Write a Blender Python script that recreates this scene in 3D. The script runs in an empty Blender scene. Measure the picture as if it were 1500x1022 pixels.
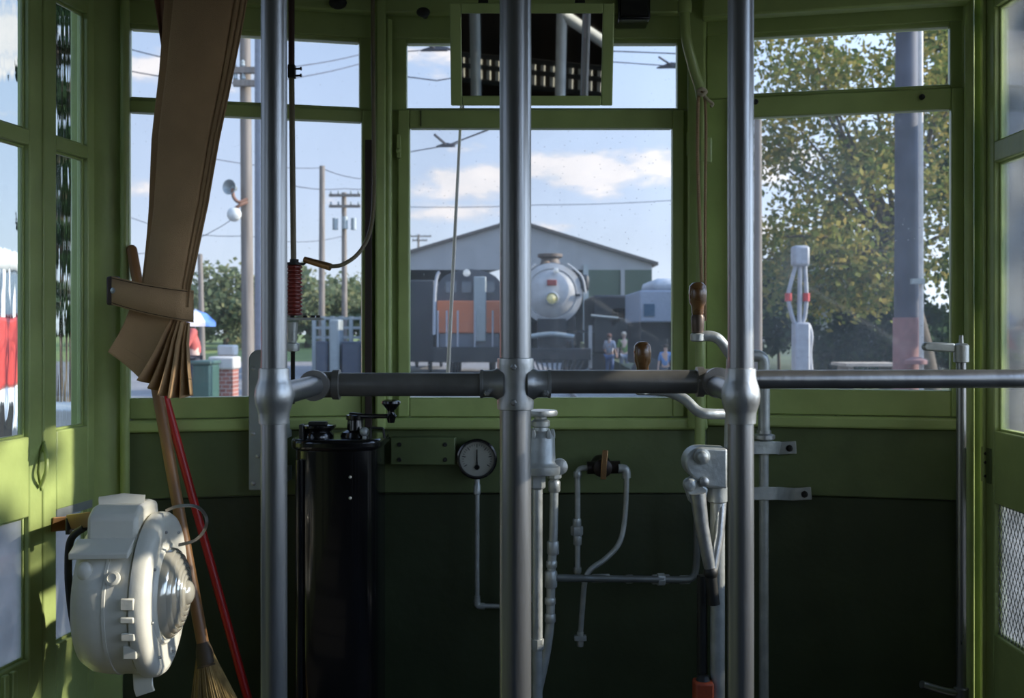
import bpy, bmesh, math, random
from mathutils import Vector, Matrix, Quaternion, noise as mnoise
random.seed(7)
R = math.radians
SC = bpy.context.scene
COL = SC.collection

# ------------------------------------------------------------------ camera
EYE = 1.15          # eye height above the car floor
F = 1500.0          # focal length in pixels of a 1500 px wide frame
HX, HY = 750.0, 487.0
GROUND = -0.60
cd = bpy.data.cameras.new('camera'); cam = bpy.data.objects.new('camera', cd); COL.objects.link(cam)
cam.location = (0, 0, EYE); cam.rotation_euler = (R(90), 0, 0)
cd.sensor_width = 36; cd.lens = 36; cd.shift_y = -(511 - HY) / 1500
cd.clip_start = .05; cd.clip_end = 2000
cd.dof.use_dof = True; cd.dof.focus_distance = 2.0; cd.dof.aperture_fstop = 8.0
SC.camera = cam
SC.view_settings.view_transform = 'Standard'; SC.view_settings.look = 'None'
SC.view_settings.exposure = 0.75; SC.view_settings.gamma = 1.0

# ------------------------------------------------------------------ sun
SUN_AZ, SUN_EL = R(0.3), R(24)      # low on the right-hand side of the car
sd = bpy.data.lights.new('sun', 'SUN'); sd.energy = 4.2; sd.angle = R(.53); sd.color = (1, .93, .80)
sun = bpy.data.objects.new('sun', sd); COL.objects.link(sun)
to_sun = Vector((math.cos(SUN_EL) * math.cos(SUN_AZ), math.cos(SUN_EL) * math.sin(SUN_AZ), math.sin(SUN_EL)))
sun.rotation_euler = to_sun.to_track_quat('Z', 'Y').to_euler(); sun.location = (6, 2, 6)

# ------------------------------------------------------------------ sky
def nd(nt, t, **kw):
    n = nt.nodes.new(t)
    for k, v in kw.items(): setattr(n, k, v)
    return n
world = bpy.data.worlds.new('world'); SC.world = world; world.use_nodes = True
wt = world.node_tree; wt.nodes.clear(); WL = wt.links.new
def wmath(op, a, b=None, c=None, clamp=False):
    n = nd(wt, 'ShaderNodeMath', operation=op, use_clamp=clamp)
    for i, v in enumerate((a, b, c)):
        if v is None: continue
        if isinstance(v, (int, float)): n.inputs[i].default_value = v
        else: WL(v, n.inputs[i])
    return n.outputs[0]
tc = nd(wt, 'ShaderNodeTexCoord'); sep = nd(wt, 'ShaderNodeSeparateXYZ'); WL(tc.outputs['Generated'], sep.inputs[0])
ramp = nd(wt, 'ShaderNodeValToRGB'); WL(sep.outputs[2], ramp.inputs[0])
ramp.color_ramp.elements[0].position = 0.0; ramp.color_ramp.elements[0].color = (.52, .59, .66, 1)
ramp.color_ramp.elements[1].position = 0.5; ramp.color_ramp.elements[1].color = (.20, .31, .54, 1)
e = ramp.color_ramp.elements.new(.13); e.color = (.40, .49, .645, 1)
e = ramp.color_ramp.elements.new(.28); e.color = (.325, .43, .62, 1)
yy = wmath('MAXIMUM', sep.outputs[1], .05)
uu = wmath('DIVIDE', sep.outputs[0], yy); vv = wmath('DIVIDE', sep.outputs[2], yy)
blobs = None
for (px, py, sx, sy, a) in ((690, 268, 75, 22, 1.0), (660, 312, 85, 14, .8), (860, 250, 85, 26, 1.05), (960, 235, 60, 20, .9), (830, 333, 45, 8, .75),
                            (640, 78, 90, 12, .6), (215, 100, 60, 25, .8), (200, 275, 45, 14, .6), (330, 120, 40, 18, .5), (480, 60, 80, 10, .3), (520, 300, 40, 9, .3),
                            (1120, 240, 80, 30, .9), (1115, 350, 70, 30, .8), (20, 60, 90, 60, .9), (30, 150, 80, 25, .5), (1480, 90, 60, 25, .8)):
    du = wmath('MULTIPLY', wmath('SUBTRACT', uu, (px - HX) / F), F / sx)
    dv = wmath('MULTIPLY', wmath('SUBTRACT', vv, (HY - py) / F), F / sy)
    rr = wmath('ADD', wmath('MULTIPLY', du, du), wmath('MULTIPLY', dv, dv))
    g = wmath('MULTIPLY', wmath('EXPONENT', wmath('MULTIPLY', rr, -.7)), a)
    blobs = g if blobs is None else wmath('MAXIMUM', blobs, g)
mp = nd(wt, 'ShaderNodeMapping'); WL(tc.outputs['Generated'], mp.inputs[0]); mp.inputs['Scale'].default_value = (1, 1, 2.6)
nz = nd(wt, 'ShaderNodeTexNoise'); WL(mp.outputs[0], nz.inputs['Vector']); nz.inputs['Scale'].default_value = 22; nz.inputs['Detail'].default_value = 7; nz.inputs['Roughness'].default_value = .58
nz2 = nd(wt, 'ShaderNodeTexNoise'); WL(mp.outputs[0], nz2.inputs['Vector']); nz2.inputs['Scale'].default_value = 3.2; nz2.inputs['Detail'].default_value = 6
generic = wmath('MULTIPLY', wmath('SUBTRACT', nz2.outputs[0], .52, clamp=True), 2.2)
dens = wmath('ADD', blobs, wmath('MULTIPLY', generic, .5))
cl = wmath('MULTIPLY', wmath('SUBTRACT', wmath('ADD', dens, wmath('MULTIPLY', wmath('SUBTRACT', nz.outputs[0], .5), 1.9)), .33), 2.2, clamp=True)
cr = nd(wt, 'ShaderNodeMix', data_type='RGBA'); WL(wmath('MULTIPLY', cl, wmath('ADD', nz.outputs[0], .15), clamp=True), cr.inputs[0])
cr.inputs[6].default_value = (.47, .50, .57, 1); cr.inputs[7].default_value = (.74, .70, .69, 1)
mx = nd(wt, 'ShaderNodeMix', data_type='RGBA'); WL(wmath('MULTIPLY', cl, .92), mx.inputs[0]); WL(ramp.outputs[0], mx.inputs[6]); WL(cr.outputs[2], mx.inputs[7])
# brighter sky around the sun
dt = nd(wt, 'ShaderNodeVectorMath', operation='DOT_PRODUCT'); WL(tc.outputs['Generated'], dt.inputs[0]); dt.inputs[1].default_value = to_sun
glow = wmath('ADD', 1.0, wmath('MULTIPLY', wmath('POWER', wmath('MAXIMUM', dt.outputs['Value'], 0.0), 2.0), 4.2))
glow = wmath('MULTIPLY', glow, wmath('ADD', 1.0, wmath('MULTIPLY', wmath('MAXIMUM', wmath('MULTIPLY', sep.outputs[1], -1.0), 0.0), 0.3)))  # sky behind the camera brightened as well, added fill for the interior
bg = nd(wt, 'ShaderNodeBackground'); WL(mx.outputs[2], bg.inputs[0]); WL(glow, bg.inputs[1])
wo = nd(wt, 'ShaderNodeOutputWorld'); WL(bg.outputs[0], wo.inputs[0])

# ------------------------------------------------------------------ materials
MATS = {}
def mat(name, col, rough=.5, metal=0., var=.12, scale=14., bump=0., bscale=60., spec=.5, emit=None, coat=0., stretch=(1, 1, 1)):
    if name in MATS: return MATS[name]
    m = bpy.data.materials.new(name); m.use_nodes = True; nt = m.node_tree; L = nt.links.new
    b = nt.nodes['Principled BSDF']
    b.inputs['Roughness'].default_value = rough; b.inputs['Metallic'].default_value = metal
    b.inputs['Specular IOR Level'].default_value = spec; b.inputs['Coat Weight'].default_value = coat
    b.inputs['Base Color'].default_value = (*col, 1)
    t = nd(nt, 'ShaderNodeTexCoord'); mpn = nd(nt, 'ShaderNodeMapping'); L(t.outputs['Object'], mpn.inputs[0]); mpn.inputs['Scale'].default_value = stretch
    if var:
        n = nd(nt, 'ShaderNodeTexNoise'); L(mpn.outputs[0], n.inputs['Vector']); n.inputs['Scale'].default_value = scale; n.inputs['Detail'].default_value = 5
        r = nd(nt, 'ShaderNodeValToRGB'); L(n.outputs[0], r.inputs[0])
        r.color_ramp.elements[0].position = .3; r.color_ramp.elements[1].position = .7
        r.color_ramp.elements[0].color = (*[c * (1 - var) for c in col], 1); r.color_ramp.elements[1].color = (*[min(1, c * (1 + var)) for c in col], 1)
        L(r.outputs[0], b.inputs['Base Color'])
        mr = nd(nt, 'ShaderNodeMapRange'); L(n.outputs[0], mr.inputs[0]); mr.inputs[3].default_value = max(0, rough - .08); mr.inputs[4].default_value = min(1, rough + .08)
        L(mr.outputs[0], b.inputs['Roughness'])
    if bump:
        n2 = nd(nt, 'ShaderNodeTexNoise'); L(mpn.outputs[0], n2.inputs['Vector']); n2.inputs['Scale'].default_value = bscale; n2.inputs['Detail'].default_value = 4
        bp = nd(nt, 'ShaderNodeBump'); L(n2.outputs[0], bp.inputs['Height']); bp.inputs['Strength'].default_value = bump; bp.inputs['Distance'].default_value = .01
        L(bp.outputs[0], b.inputs['Normal'])
    if emit:
        b.inputs['Emission Color'].default_value = (*emit[:3], 1); b.inputs['Emission Strength'].default_value = emit[3]
    MATS[name] = m; return m
def glass(name, haze=.03, speck=.5, tint=(1, 1, 1), hcol=(.75, .78, .75)):
    """thin clear pane: straight transmission, mirror reflection at the Fresnel rate, a film of dust"""
    m = bpy.data.materials.new(name); m.use_nodes = True; nt = m.node_tree; nt.nodes.clear(); L = nt.links.new
    tr = nd(nt, 'ShaderNodeBsdfTransparent'); tr.inputs[0].default_value = (*tint, 1)
    gl = nd(nt, 'ShaderNodeBsdfGlossy'); gl.inputs['Roughness'].default_value = .03
    fr = nd(nt, 'ShaderNodeFresnel'); fr.inputs[0].default_value = 1.45
    m1 = nd(nt, 'ShaderNodeMixShader'); L(fr.outputs[0], m1.inputs[0]); L(tr.outputs[0], m1.inputs[1]); L(gl.outputs[0], m1.inputs[2])
    df = nd(nt, 'ShaderNodeBsdfDiffuse'); df.inputs[0].default_value = (*hcol, 1)
    tl = nd(nt, 'ShaderNodeBsdfTranslucent'); tl.inputs[0].default_value = (*hcol, 1)
    m2 = nd(nt, 'ShaderNodeMixShader'); m2.inputs[0].default_value = .6; L(df.outputs[0], m2.inputs[1]); L(tl.outputs[0], m2.inputs[2])
    t = nd(nt, 'ShaderNodeTexCoord')
    n = nd(nt, 'ShaderNodeTexNoise'); L(t.outputs['Object'], n.inputs['Vector']); n.inputs['Scale'].default_value = 5; n.inputs['Detail'].default_value = 6
    v = nd(nt, 'ShaderNodeTexVoronoi'); L(t.outputs['Object'], v.inputs['Vector']); v.inputs['Scale'].default_value = 45
    lt = nd(nt, 'ShaderNodeMath', operation='LESS_THAN'); L(v.outputs['Distance'], lt.inputs[0]); lt.inputs[1].default_value = .10
    sp = nd(nt, 'ShaderNodeMath', operation='MULTIPLY'); L(lt.outputs[0], sp.inputs[0]); sp.inputs[1].default_value = speck * .25
    hz = nd(nt, 'ShaderNodeMath', operation='MULTIPLY'); L(n.outputs[0], hz.inputs[0]); hz.inputs[1].default_value = haze * 2
    ad = nd(nt, 'ShaderNodeMath', operation='ADD', use_clamp=True); L(sp.outputs[0], ad.inputs[0]); L(hz.outputs[0], ad.inputs[1])
    m3 = nd(nt, 'ShaderNodeMixShader'); L(ad.outputs[0], m3.inputs[0]); L(m1.outputs[0], m3.inputs[1]); L(m2.outputs[0], m3.inputs[2])
    o = nd(nt, 'ShaderNodeOutputMaterial'); L(m3.outputs[0], o.inputs[0])
    MATS[name] = m; return m
def wavy_glass(name, strength=.5, scale=14, stretch=(1, 1, .25)):
    m = bpy.data.materials.new(name); m.use_nodes = True; nt = m.node_tree; nt.nodes.clear(); L = nt.links.new
    g = nd(nt, 'ShaderNodeBsdfGlass'); g.inputs['IOR'].default_value = 1.45; g.inputs['Roughness'].default_value = 0.02; g.inputs['Color'].default_value = (.93, .96, .95, 1)
    t = nd(nt, 'ShaderNodeTexCoord'); mpn = nd(nt, 'ShaderNodeMapping'); L(t.outputs['Object'], mpn.inputs[0]); mpn.inputs['Scale'].default_value = stretch
    n = nd(nt, 'ShaderNodeTexNoise'); L(mpn.outputs[0], n.inputs['Vector']); n.inputs['Scale'].default_value = scale; n.inputs['Detail'].default_value = 2
    bp = nd(nt, 'ShaderNodeBump'); L(n.outputs[0], bp.inputs['Height']); bp.inputs['Strength'].default_value = strength; bp.inputs['Distance'].default_value = .02; L(bp.outputs[0], g.inputs['Normal'])
    o = nd(nt, 'ShaderNodeOutputMaterial'); L(g.outputs[0], o.inputs[0]); MATS[name] = m; return m
def leafmat(name, cols, trans=.45):
    m = bpy.data.materials.new(name); m.use_nodes = True; nt = m.node_tree; nt.nodes.clear(); L = nt.links.new
    g = nd(nt, 'ShaderNodeNewGeometry'); r = nd(nt, 'ShaderNodeValToRGB'); L(g.outputs['Random Per Island'], r.inputs[0])
    while len(r.color_ramp.elements) < len(cols): r.color_ramp.elements.new(.5)
    for i, c in enumerate(cols): r.color_ramp.elements[i].position = i / max(1, len(cols) - 1); r.color_ramp.elements[i].color = (*c, 1)
    d = nd(nt, 'ShaderNodeBsdfDiffuse'); t = nd(nt, 'ShaderNodeBsdfTranslucent'); L(r.outputs[0], d.inputs[0]); L(r.outputs[0], t.inputs[0])
    mxs = nd(nt, 'ShaderNodeMixShader'); mxs.inputs[0].default_value = trans; L(d.outputs[0], mxs.inputs[1]); L(t.outputs[0], mxs.inputs[2])
    o = nd(nt, 'ShaderNodeOutputMaterial'); L(mxs.outputs[0], o.inputs[0]); MATS[name] = m; return m

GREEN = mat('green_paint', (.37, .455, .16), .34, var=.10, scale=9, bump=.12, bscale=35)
SHADEGREEN = mat('shaded_green_paint', (.115, .150, .057), .45, var=.14, scale=8, bump=.12, bscale=35)  # same green as the sill, darkened to carry the shade below it
DEEPSHADEGREEN = mat('deep_shade_green_paint', (.036, .048, .019), .5, var=.14, scale=8, bump=.12, bscale=35)  # the same green darkened further, for the shade low on the walls
STEEL = mat('pole_steel', (.27, .275, .275), .31, .82, var=.10, scale=30, bump=.05, bscale=90, stretch=(1, 1, .1))
CAST = mat('cast_fitting', (.42, .43, .42), .38, .8, var=.15, scale=40, bump=.06, bscale=120)
BARM = mat('bar_paint', (.30, .29, .27), .33, .7, var=.15, scale=25, bump=.06)
SILV = mat('silver_paint', (.42, .44, .42), .42, .45, var=.15, scale=30, bump=.15)
GREYP = mat('grey_paint', (.30, .33, .32), .5, .2, var=.1)
BLACK = mat('black_enamel', (.005, .005, .006), .16, var=.1, coat=.3)
DARK = mat('dark_iron', (.022, .022, .02), .5, .3)
CANVAS = mat('brown_canvas', (.46, .30, .16), .9, var=.12, scale=7, bump=.35, bscale=420, spec=.15)
CANVASD = mat('canvas_stitch', (.09, .055, .03), .9)
WHITE = mat('cream_white_paint', (.72, .70, .60), .32, var=.06, scale=12, bump=.08, bscale=40)
WOOD = mat('handle_wood', (.27, .13, .045), .45, var=.35, scale=12, stretch=(1, 1, .08))
KNOBW = mat('knob_wood', (.15, .07, .022), .28, var=.3, scale=30, coat=.5)
RED = mat('red_paint', (.45, .012, .010), .4)
STRAW = mat('broom_straw', (.30, .20, .07), .8, var=.4, scale=60, stretch=(1, 1, .1))
BRASS = mat('brass', (.35, .20, .09), .4, .8)
ROPE = mat('brown_rope', (.38, .25, .13), .85, bump=.5, bscale=300)
REDC = mat('red_insulator', (.20, .028, .018), .35)
DIALW = mat('dial_face', (.34, .34, .29), .5)
RUBBER = mat('black_rubber', (.012, .012, .012), .6)
HOSE = mat('brown_hose', (.17, .14, .08), .5)
DARKSTRIP = mat('dark_strip', (.03, .018, .012), .6)  # dark brown, for the narrow strip beside the left post
SALOON = mat('saloon_wood', (.06, .035, .018), .4, var=.3, scale=6, stretch=(1, 1, .2))
SIDEM = mat('side_paint', (.16, .17, .10), .5)
CEILM = mat('ceiling_paint', (.24, .25, .16), .5)
FLOORM = mat('floor_dark', (.045, .04, .034), .8)
MIRROR = mat('mirror_silver', (.85, .87, .86), .02, 1.0, var=0)
PANE = glass('window_glass', .045, .5)
PANEH = glass('hazy_glass', .09, .8)
PANEC = glass('dusty_pane', .08, .8)
MESHG = None
WAVY = wavy_glass('wavy_glass', .26, 9, (1, 1, .35))
WAVY2 = wavy_glass('rippled_glass', .09, 18, (1, 1, .05))
LENS = wavy_glass('lens_glass', .0, 5)

# ------------------------------------------------------------------ mesh builder
def P(px, py, D): return Vector(((px - HX) / F * D, D, EYE + (HY - py) / F * D))
def PX(D, n=1): return n * D / F
def root_loc(o):
    while o.parent: o = o.parent
    return o.location
def frame_of(w):
    w = Vector(w).normalized(); a = Vector((0, 0, 1)) if abs(w.z) < .9 else Vector((0, 1, 0))
    u = a.cross(w).normalized(); return u, w.cross(u), w
def spline(pts, n=6, closed=False):
    pts = [Vector(p) for p in pts]; out = []
    for i in range(len(pts) - 1):
        p0 = pts[max(0, i - 1)]; p1 = pts[i]; p2 = pts[i + 1]; p3 = pts[min(len(pts) - 1, i + 2)]
        for k in range(n):
            t = k / n
            out.append(.5 * ((2 * p1) + (p2 - p0) * t + (2 * p0 - 5 * p1 + 4 * p2 - p3) * t * t + (3 * p1 - p0 - 3 * p2 + p3) * t ** 3))
    return out + [pts[-1]]
def bend(pts, r, n=5):
    """polyline with rounded corners of radius r"""
    pts = [Vector(p) for p in pts]; out = [pts[0]]
    for i in range(1, len(pts) - 1):
        a = pts[i - 1] - pts[i]; b = pts[i + 1] - pts[i]; l = min(r, a.length * .49, b.length * .49)
        pa = pts[i] + a.normalized() * l; pb = pts[i] + b.normalized() * l
        for k in range(n + 1):
            t = k / n; out.append(pa * (1 - t) ** 2 + pts[i] * 2 * t * (1 - t) + pb * t * t)
    return out + [pts[-1]]
class MB:
    def __init__(s): s.v = []; s.f = []
    def add(s, vs, fs):
        b = len(s.v); s.v += [Vector(v) for v in vs]; s.f += [tuple(b + i for i in f) for f in fs]; return s
    def hexa(s, c):      # 8 corners: bottom 4 ccw, top 4
        return s.add(c, [(3, 2, 1, 0), (4, 5, 6, 7), (0, 1, 5, 4), (1, 2, 6, 5), (2, 3, 7, 6), (3, 0, 4, 7)])
    def box(s, c, size, rot=None):
        c = Vector(c); x, y, z = [k / 2 for k in size]; m = rot or Matrix.Identity(3)
        return s.hexa([c + m @ Vector(p) for p in ((-x, -y, -z), (x, -y, -z), (x, y, -z), (-x, y, -z), (-x, -y, z), (x, -y, z), (x, y, z), (-x, y, z))])
    def bx(s, x0, x1, y0, y1, z0, z1): return s.box(((x0 + x1) / 2, (y0 + y1) / 2, (z0 + z1) / 2), (abs(x1 - x0), abs(y1 - y0), abs(z1 - z0)))
    def lathe(s, o, axis, prof, seg=24, cap=True, arc=None):
        o = Vector(o); u, v, w = frame_of(axis); vs = []; n = len(prof)
        for (r, h) in prof:
            for k in range(seg):
                a = 2 * math.pi * k / seg; vs.append(o + w * h + (u * math.cos(a) + v * math.sin(a)) * r)
        fs = [(i * seg + k, i * seg + (k + 1) % seg, (i + 1) * seg + (k + 1) % seg, (i + 1) * seg + k) for i in range(n - 1) for k in range(seg)]
        if cap:
            fs.append(tuple(range(seg - 1, -1, -1))); fs.append(tuple((n - 1) * seg + k for k in range(seg)))
        return s.add(vs, fs)
    def cyl(s, a, b, r, r2=None, seg=20):
        a = Vector(a); b = Vector(b); d = b - a
        return s.lathe(a, d, [(r, 0), (r if r2 is None else r2, d.length)], seg)
    def ball(s, c, r, seg=16, sq=(1, 1, 1)):
        c = Vector(c); n = seg // 2; vs = []; fs = []
        for i in range(1, n):
            th = math.pi * i / n
            for k in range(seg):
                a = 2 * math.pi * k / seg; vs.append(c + Vector((r * math.sin(th) * math.cos(a) * sq[0], r * math.sin(th) * math.sin(a) * sq[1], r * math.cos(th) * sq[2])))
        t = len(vs); vs += [c + Vector((0, 0, r * sq[2])), c - Vector((0, 0, r * sq[2]))]
        for i in range(n - 2):
            for k in range(seg): fs.append((i * seg + k, (i + 1) * seg + k, (i + 1) * seg + (k + 1) % seg, i * seg + (k + 1) % seg))
        for k in range(seg):
            fs.append((t, k, (k + 1) % seg)); fs.append((t + 1, (n - 2) * seg + (k + 1) % seg, (n - 2) * seg + k))
        return s.add(vs, fs)
    def tube(s, pts, r, seg=12, r2=None):
        pts = [Vector(p) for p in pts]; n = len(pts); vs = []; u = None
        for i, p in enumerate(pts):
            t = (pts[min(n - 1, i + 1)] - pts[max(0, i - 1)])
            t = t.normalized() if t.length > 1e-9 else Vector((0, 0, 1))
            if u is None: u = frame_of(t)[0]
            u = (u - t * u.dot(t)); u = u.normalized() if u.length > 1e-6 else frame_of(t)[0]
            v = t.cross(u); rr = r if r2 is None else r + (r2 - r) * i / (n - 1)
            for k in range(seg): a = 2 * math.pi * k / seg; vs.append(p + (u * math.cos(a) + v * math.sin(a)) * rr)
        fs = [(i * seg + k, i * seg + (k + 1) % seg, (i + 1) * seg + (k + 1) % seg, (i + 1) * seg + k) for i in range(n - 1) for k in range(seg)]
        fs += [tuple(range(seg - 1, -1, -1)), tuple((n - 1) * seg + k for k in range(seg))]
        return s.add(vs, fs)
    def prism(s, poly, ext):
        poly = [Vector(p) for p in poly]; e = Vector(ext); n = len(poly)
        return s.add(poly + [p + e for p in poly], [tuple(range(n - 1, -1, -1)), tuple(range(n, 2 * n))] + [(i, (i + 1) % n, n + (i + 1) % n, n + i) for i in range(n)])
    def strip(s, pts, wid, th, nrm):
        """flat strap along a path; wid in the direction across, th along nrm"""
        pts = [Vector(p) for p in pts]; nrm = Vector(nrm).normalized(); n = len(pts); vs = []
        for i, p in enumerate(pts):
            t = (pts[min(n - 1, i + 1)] - pts[max(0, i - 1)]).normalized(); c = nrm.cross(t).normalized()
            nn = t.cross(c).normalized()
            for (a, b) in ((-1, -1), (1, -1), (1, 1), (-1, 1)): vs.append(p + c * (a * wid / 2) + nn * (b * th / 2))
        fs = [(i * 4 + k, i * 4 + (k + 1) % 4, i * 4 + 4 + (k + 1) % 4, i * 4 + 4 + k) for i in range(n - 1) for k in range(4)]
        fs += [(3, 2, 1, 0), tuple((n - 1) * 4 + k for k in range(4))]
        return s.add(vs, fs)
    def build(s, name, m, parent=None, smooth=40, bevel=0., seg=2, recalc=True):
        me = bpy.data.meshes.new(name)
        if parent is not None: o0 = root_loc(parent)
        else:
            lo = [min(v[i] for v in s.v) for i in range(3)]; hi = [max(v[i] for v in s.v) for i in range(3)]
            o0 = Vector(((lo[0] + hi[0]) / 2, (lo[1] + hi[1]) / 2, lo[2]))
        me.from_pydata([v - o0 for v in s.v], [], s.f); me.update()
        if recalc:
            bm = bmesh.new(); bm.from_mesh(me); bmesh.ops.recalc_face_normals(bm, faces=bm.faces); bm.to_mesh(me); bm.free()
        if smooth:
            me.shade_smooth(); me.set_sharp_from_angle(angle=R(smooth))
        for mm in (m if isinstance(m, (list, tuple)) else [m]): me.materials.append(mm)
        o = bpy.data.objects.new(name, me); COL.objects.link(o)
        if parent is not None: o.parent = parent
        else: o.location = o0
        if bevel:
            b = o.modifiers.new('bevel', 'BEVEL'); b.width = bevel; b.segments = seg; b.limit_method = 'ANGLE'; b.angle_limit = R(40); b.harden_normals = False
        return o
def tag(o, label, cat, group=None, kind=None):
    o['label'] = label; o['category'] = cat
    if group: o['group'] = group
    if kind: o['kind'] = kind
    return o
def thing(name, label, cat, loc, group=None):
    o = bpy.data.objects.new(name, None); COL.objects.link(o); o.location = loc; o.empty_display_size = .05
    return tag(o, label, cat, group)
def struct(name, mb, m, bevel=0., smooth=40): o = mb.build(name, m, None, smooth, bevel); o['kind'] = 'structure'; return o
def sroot(name, loc):
    o = bpy.data.objects.new(name, None); COL.objects.link(o); o.location = loc; o.empty_display_size = .05; o['kind'] = 'structure'; return o

# ------------------------------------------------------------------ planes of the vestibule
class Plane:
    """vertical plane through A and B (x,y); u runs from A to B, n points out of the car"""
    def __init__(s, A, B, out):
        s.A = Vector((A[0], A[1], 0)); d = Vector((B[0] - A[0], B[1] - A[1], 0)); s.L = d.length; s.d = d.normalized()
        n = Vector((-s.d.y, s.d.x, 0)); s.n = n if n.dot(Vector((out[0], out[1], 0))) > 0 else -n
    def u(s, px):
        k = (px - HX) / F; den = s.d.x - k * s.d.y
        return (k * s.A.y - s.A.x) / den
    def D(s, px): return s.A.y + s.d.y * s.u(px)
    def z(s, px, py): return EYE + (HY - py) / F * s.D(px)
    def pt(s, u, z, n=0.): p = s.A + s.d * u + s.n * n; return Vector((p.x, p.y, z))
    def at(s, px, py, n=0.): return s.pt(s.u(px), s.z(px, py), n)
    def box(s, mb, u0, u1, z0, z1, n0, n1):
        return mb.hexa([s.pt(u0, z0, n0), s.pt(u1, z0, n0), s.pt(u1, z0, n1), s.pt(u0, z0, n1), s.pt(u0, z1, n0), s.pt(u1, z1, n0), s.pt(u1, z1, n1), s.pt(u0, z1, n1)])
    def frame(s, mb, o, g, n0, n1):   # o,g = (u0,u1,z0,z1) of the outside and of the opening
        s.box(mb, o[0], g[0], o[2], o[3], n0, n1); s.box(mb, g[1], o[1], o[2], o[3], n0, n1)
        s.box(mb, g[0], g[1], o[2], g[2], n0, n1); s.box(mb, g[0], g[1], g[3], o[3], n0, n1)
def XY(px, D): return ((px - HX) / F * D, D)
PC = Plane(XY(545, 3.0), XY(1035, 3.0), (0, 1))
PLF = Plane(XY(178, 2.85), XY(545, 3.0), (-.3, 1))
PRF = Plane(XY(1035, 3.0), XY(1425, 2.85), (.3, 1))
lx, ly = XY(137, 2.8); PLD = Plane((lx, ly), (lx - .16, ly - 1), (-1, 0))
rx, ry = XY(1437, 2.8); PRD = Plane((rx, ry), (rx - .010, ry - 1), (1, 0))
CEIL = 2.28

# ------------------------------------------------------------------ front wall, windows
def front(pl, name, num, g_up, g_lo, sill, seam, px0, px1, mid):
    """g_up, g_lo = (px left, px right, z bottom, z top) of the panes; sill,seam z"""
    u0, u1 = pl.u(px0), pl.u(px1)
    w = sroot('wall_front' if num == 2 else name, pl.pt((u0 + u1) / 2, 0))
    mb = MB()
    pl.box(mb, u0, u1, seam, sill - .035, -.004, .05); pl.box(mb, u0 - .02, u1 + .02, seam, sill, .02, .05)
    mb.build('upper_panel', SHADEGREEN, w, bevel=.004)
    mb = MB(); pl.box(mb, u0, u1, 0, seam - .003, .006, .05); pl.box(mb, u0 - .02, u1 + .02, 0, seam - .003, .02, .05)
    mb.build('lower_panel', DEEPSHADEGREEN, w, bevel=.004)
    mb = MB(); pl.box(mb, u0, u1, sill - .034, sill, -.030, .05)
    mb.build('sill', GREEN, w, bevel=.008, seg=3)
    ul0, ul1 = pl.u(g_up[0]), pl.u(g_up[1]); ll0, ll1 = pl.u(g_lo[0]), pl.u(g_lo[1])
    top = g_up[3] + .075
    mb = MB(); pl.box(mb, u0, u1, g_up[3] + .012, CEIL, .0, .05)
    mb.build('header', GREEN, w, bevel=.003)
    mb = MB(); pl.box(mb, u0, u1, top, top + .16, -.035, -.001)
    mb.build('cornice', GREEN, w, bevel=.006)
    # window
    r = sroot('window_%d' % num, pl.pt((u0 + u1) / 2, sill))
    mb = MB()
    pl.frame(mb, (u0, u1, mid, g_up[3] + .03), (ul0, ul1, g_up[2], g_up[3]), .008, .045)
    mb.build('upper_sash', GREEN, r, bevel=.004)
    mb = MB()
    fo = .034
    pl.frame(mb, (ll0 - fo, ll1 + fo, sill + .001, mid - .002), (ll0, ll1, g_lo[2], g_lo[3]), -.006, .03)
    mb.build('lower_sash', GREEN, r, bevel=.004)
    mb = MB()
    pl.box(mb, u0, ll0 - fo + .001, sill + .001, mid - .002, .006, .05); pl.box(mb, ll1 + fo - .001, u1, sill + .001, mid - .002, .006, .05)
    mb.build('jamb', GREEN, r, bevel=.002)
    mb = MB(); pl.box(mb, ul0 - .006, ul1 + .006, g_up[2] - .006, g_up[3] + .006, .025, .029); mb.build('upper_pane', PANE, r, 0)
    mb = MB(); pl.box(mb, ll0 - .006, ll1 + .006, g_lo[2] - .006, g_lo[3] + .006, .012, .016); mb.build('lower_pane', {1: PANE, 2: PANEC, 3: PANEH}[num], r, 0)
    for px in (ll0 + .002, ll1 - .002):
        pass
    return w, r
wC, winC = front(PC, 'wall_front', 2, (595, 993, PC.z(750, 157), PC.z(750, 62)), (600, 985, PC.z(750, 582), PC.z(750, 188)), PC.z(750, 611), PC.z(750, 722), 545, 1035, PC.z(750, 160))
wL, winL = front(PLF, 'wall_front_left', 1, (190, 527, PLF.z(190, 140), PLF.z(190, 40)), (190, 530, PLF.z(190, 583), PLF.z(190, 164)), PLF.z(300, 613), PLF.z(300, 728), 178, 545, PLF.z(190, 145))
wR, winR = front(PRF, 'wall_front_right', 3, (1088, 1393, PRF.z(1393, 122), PRF.z(1393, 37)), (1088, 1393, PRF.z(1393, 572), PRF.z(1393, 160)), PRF.z(1200, 608), PRF.z(1200, 726), 1035, 1425, PRF.z(1393, 128))
# screws, latches on the sashes
for (px, py) in ((585, 215), (1008, 212)):
    mb = MB(); p = PC.at(px, py, -.012); mb.box(p, (.012, .014, .07)); mb.ball(p + Vector((0, -.008, -.015)), .008); mb.build('sash_latch', GREEN, winC, bevel=.002)
mb = MB()
for (px, py) in ((1224, 612), (1107, 150), (1350, 143)):
    p = PRF.at(px, py, -.012); mb.lathe(p + Vector((0, .006, 0)), (0, -1, 0), [(.008, 0), (.008, .006), (.004, .012)], 10)
mb.build('screw_head', DARK, winR)
mb = MB(); p = PC.at(617, 174, -.008); mb.box(p, (.002, .004, .045)); mb.build('joint', DARK, winC)

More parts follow.
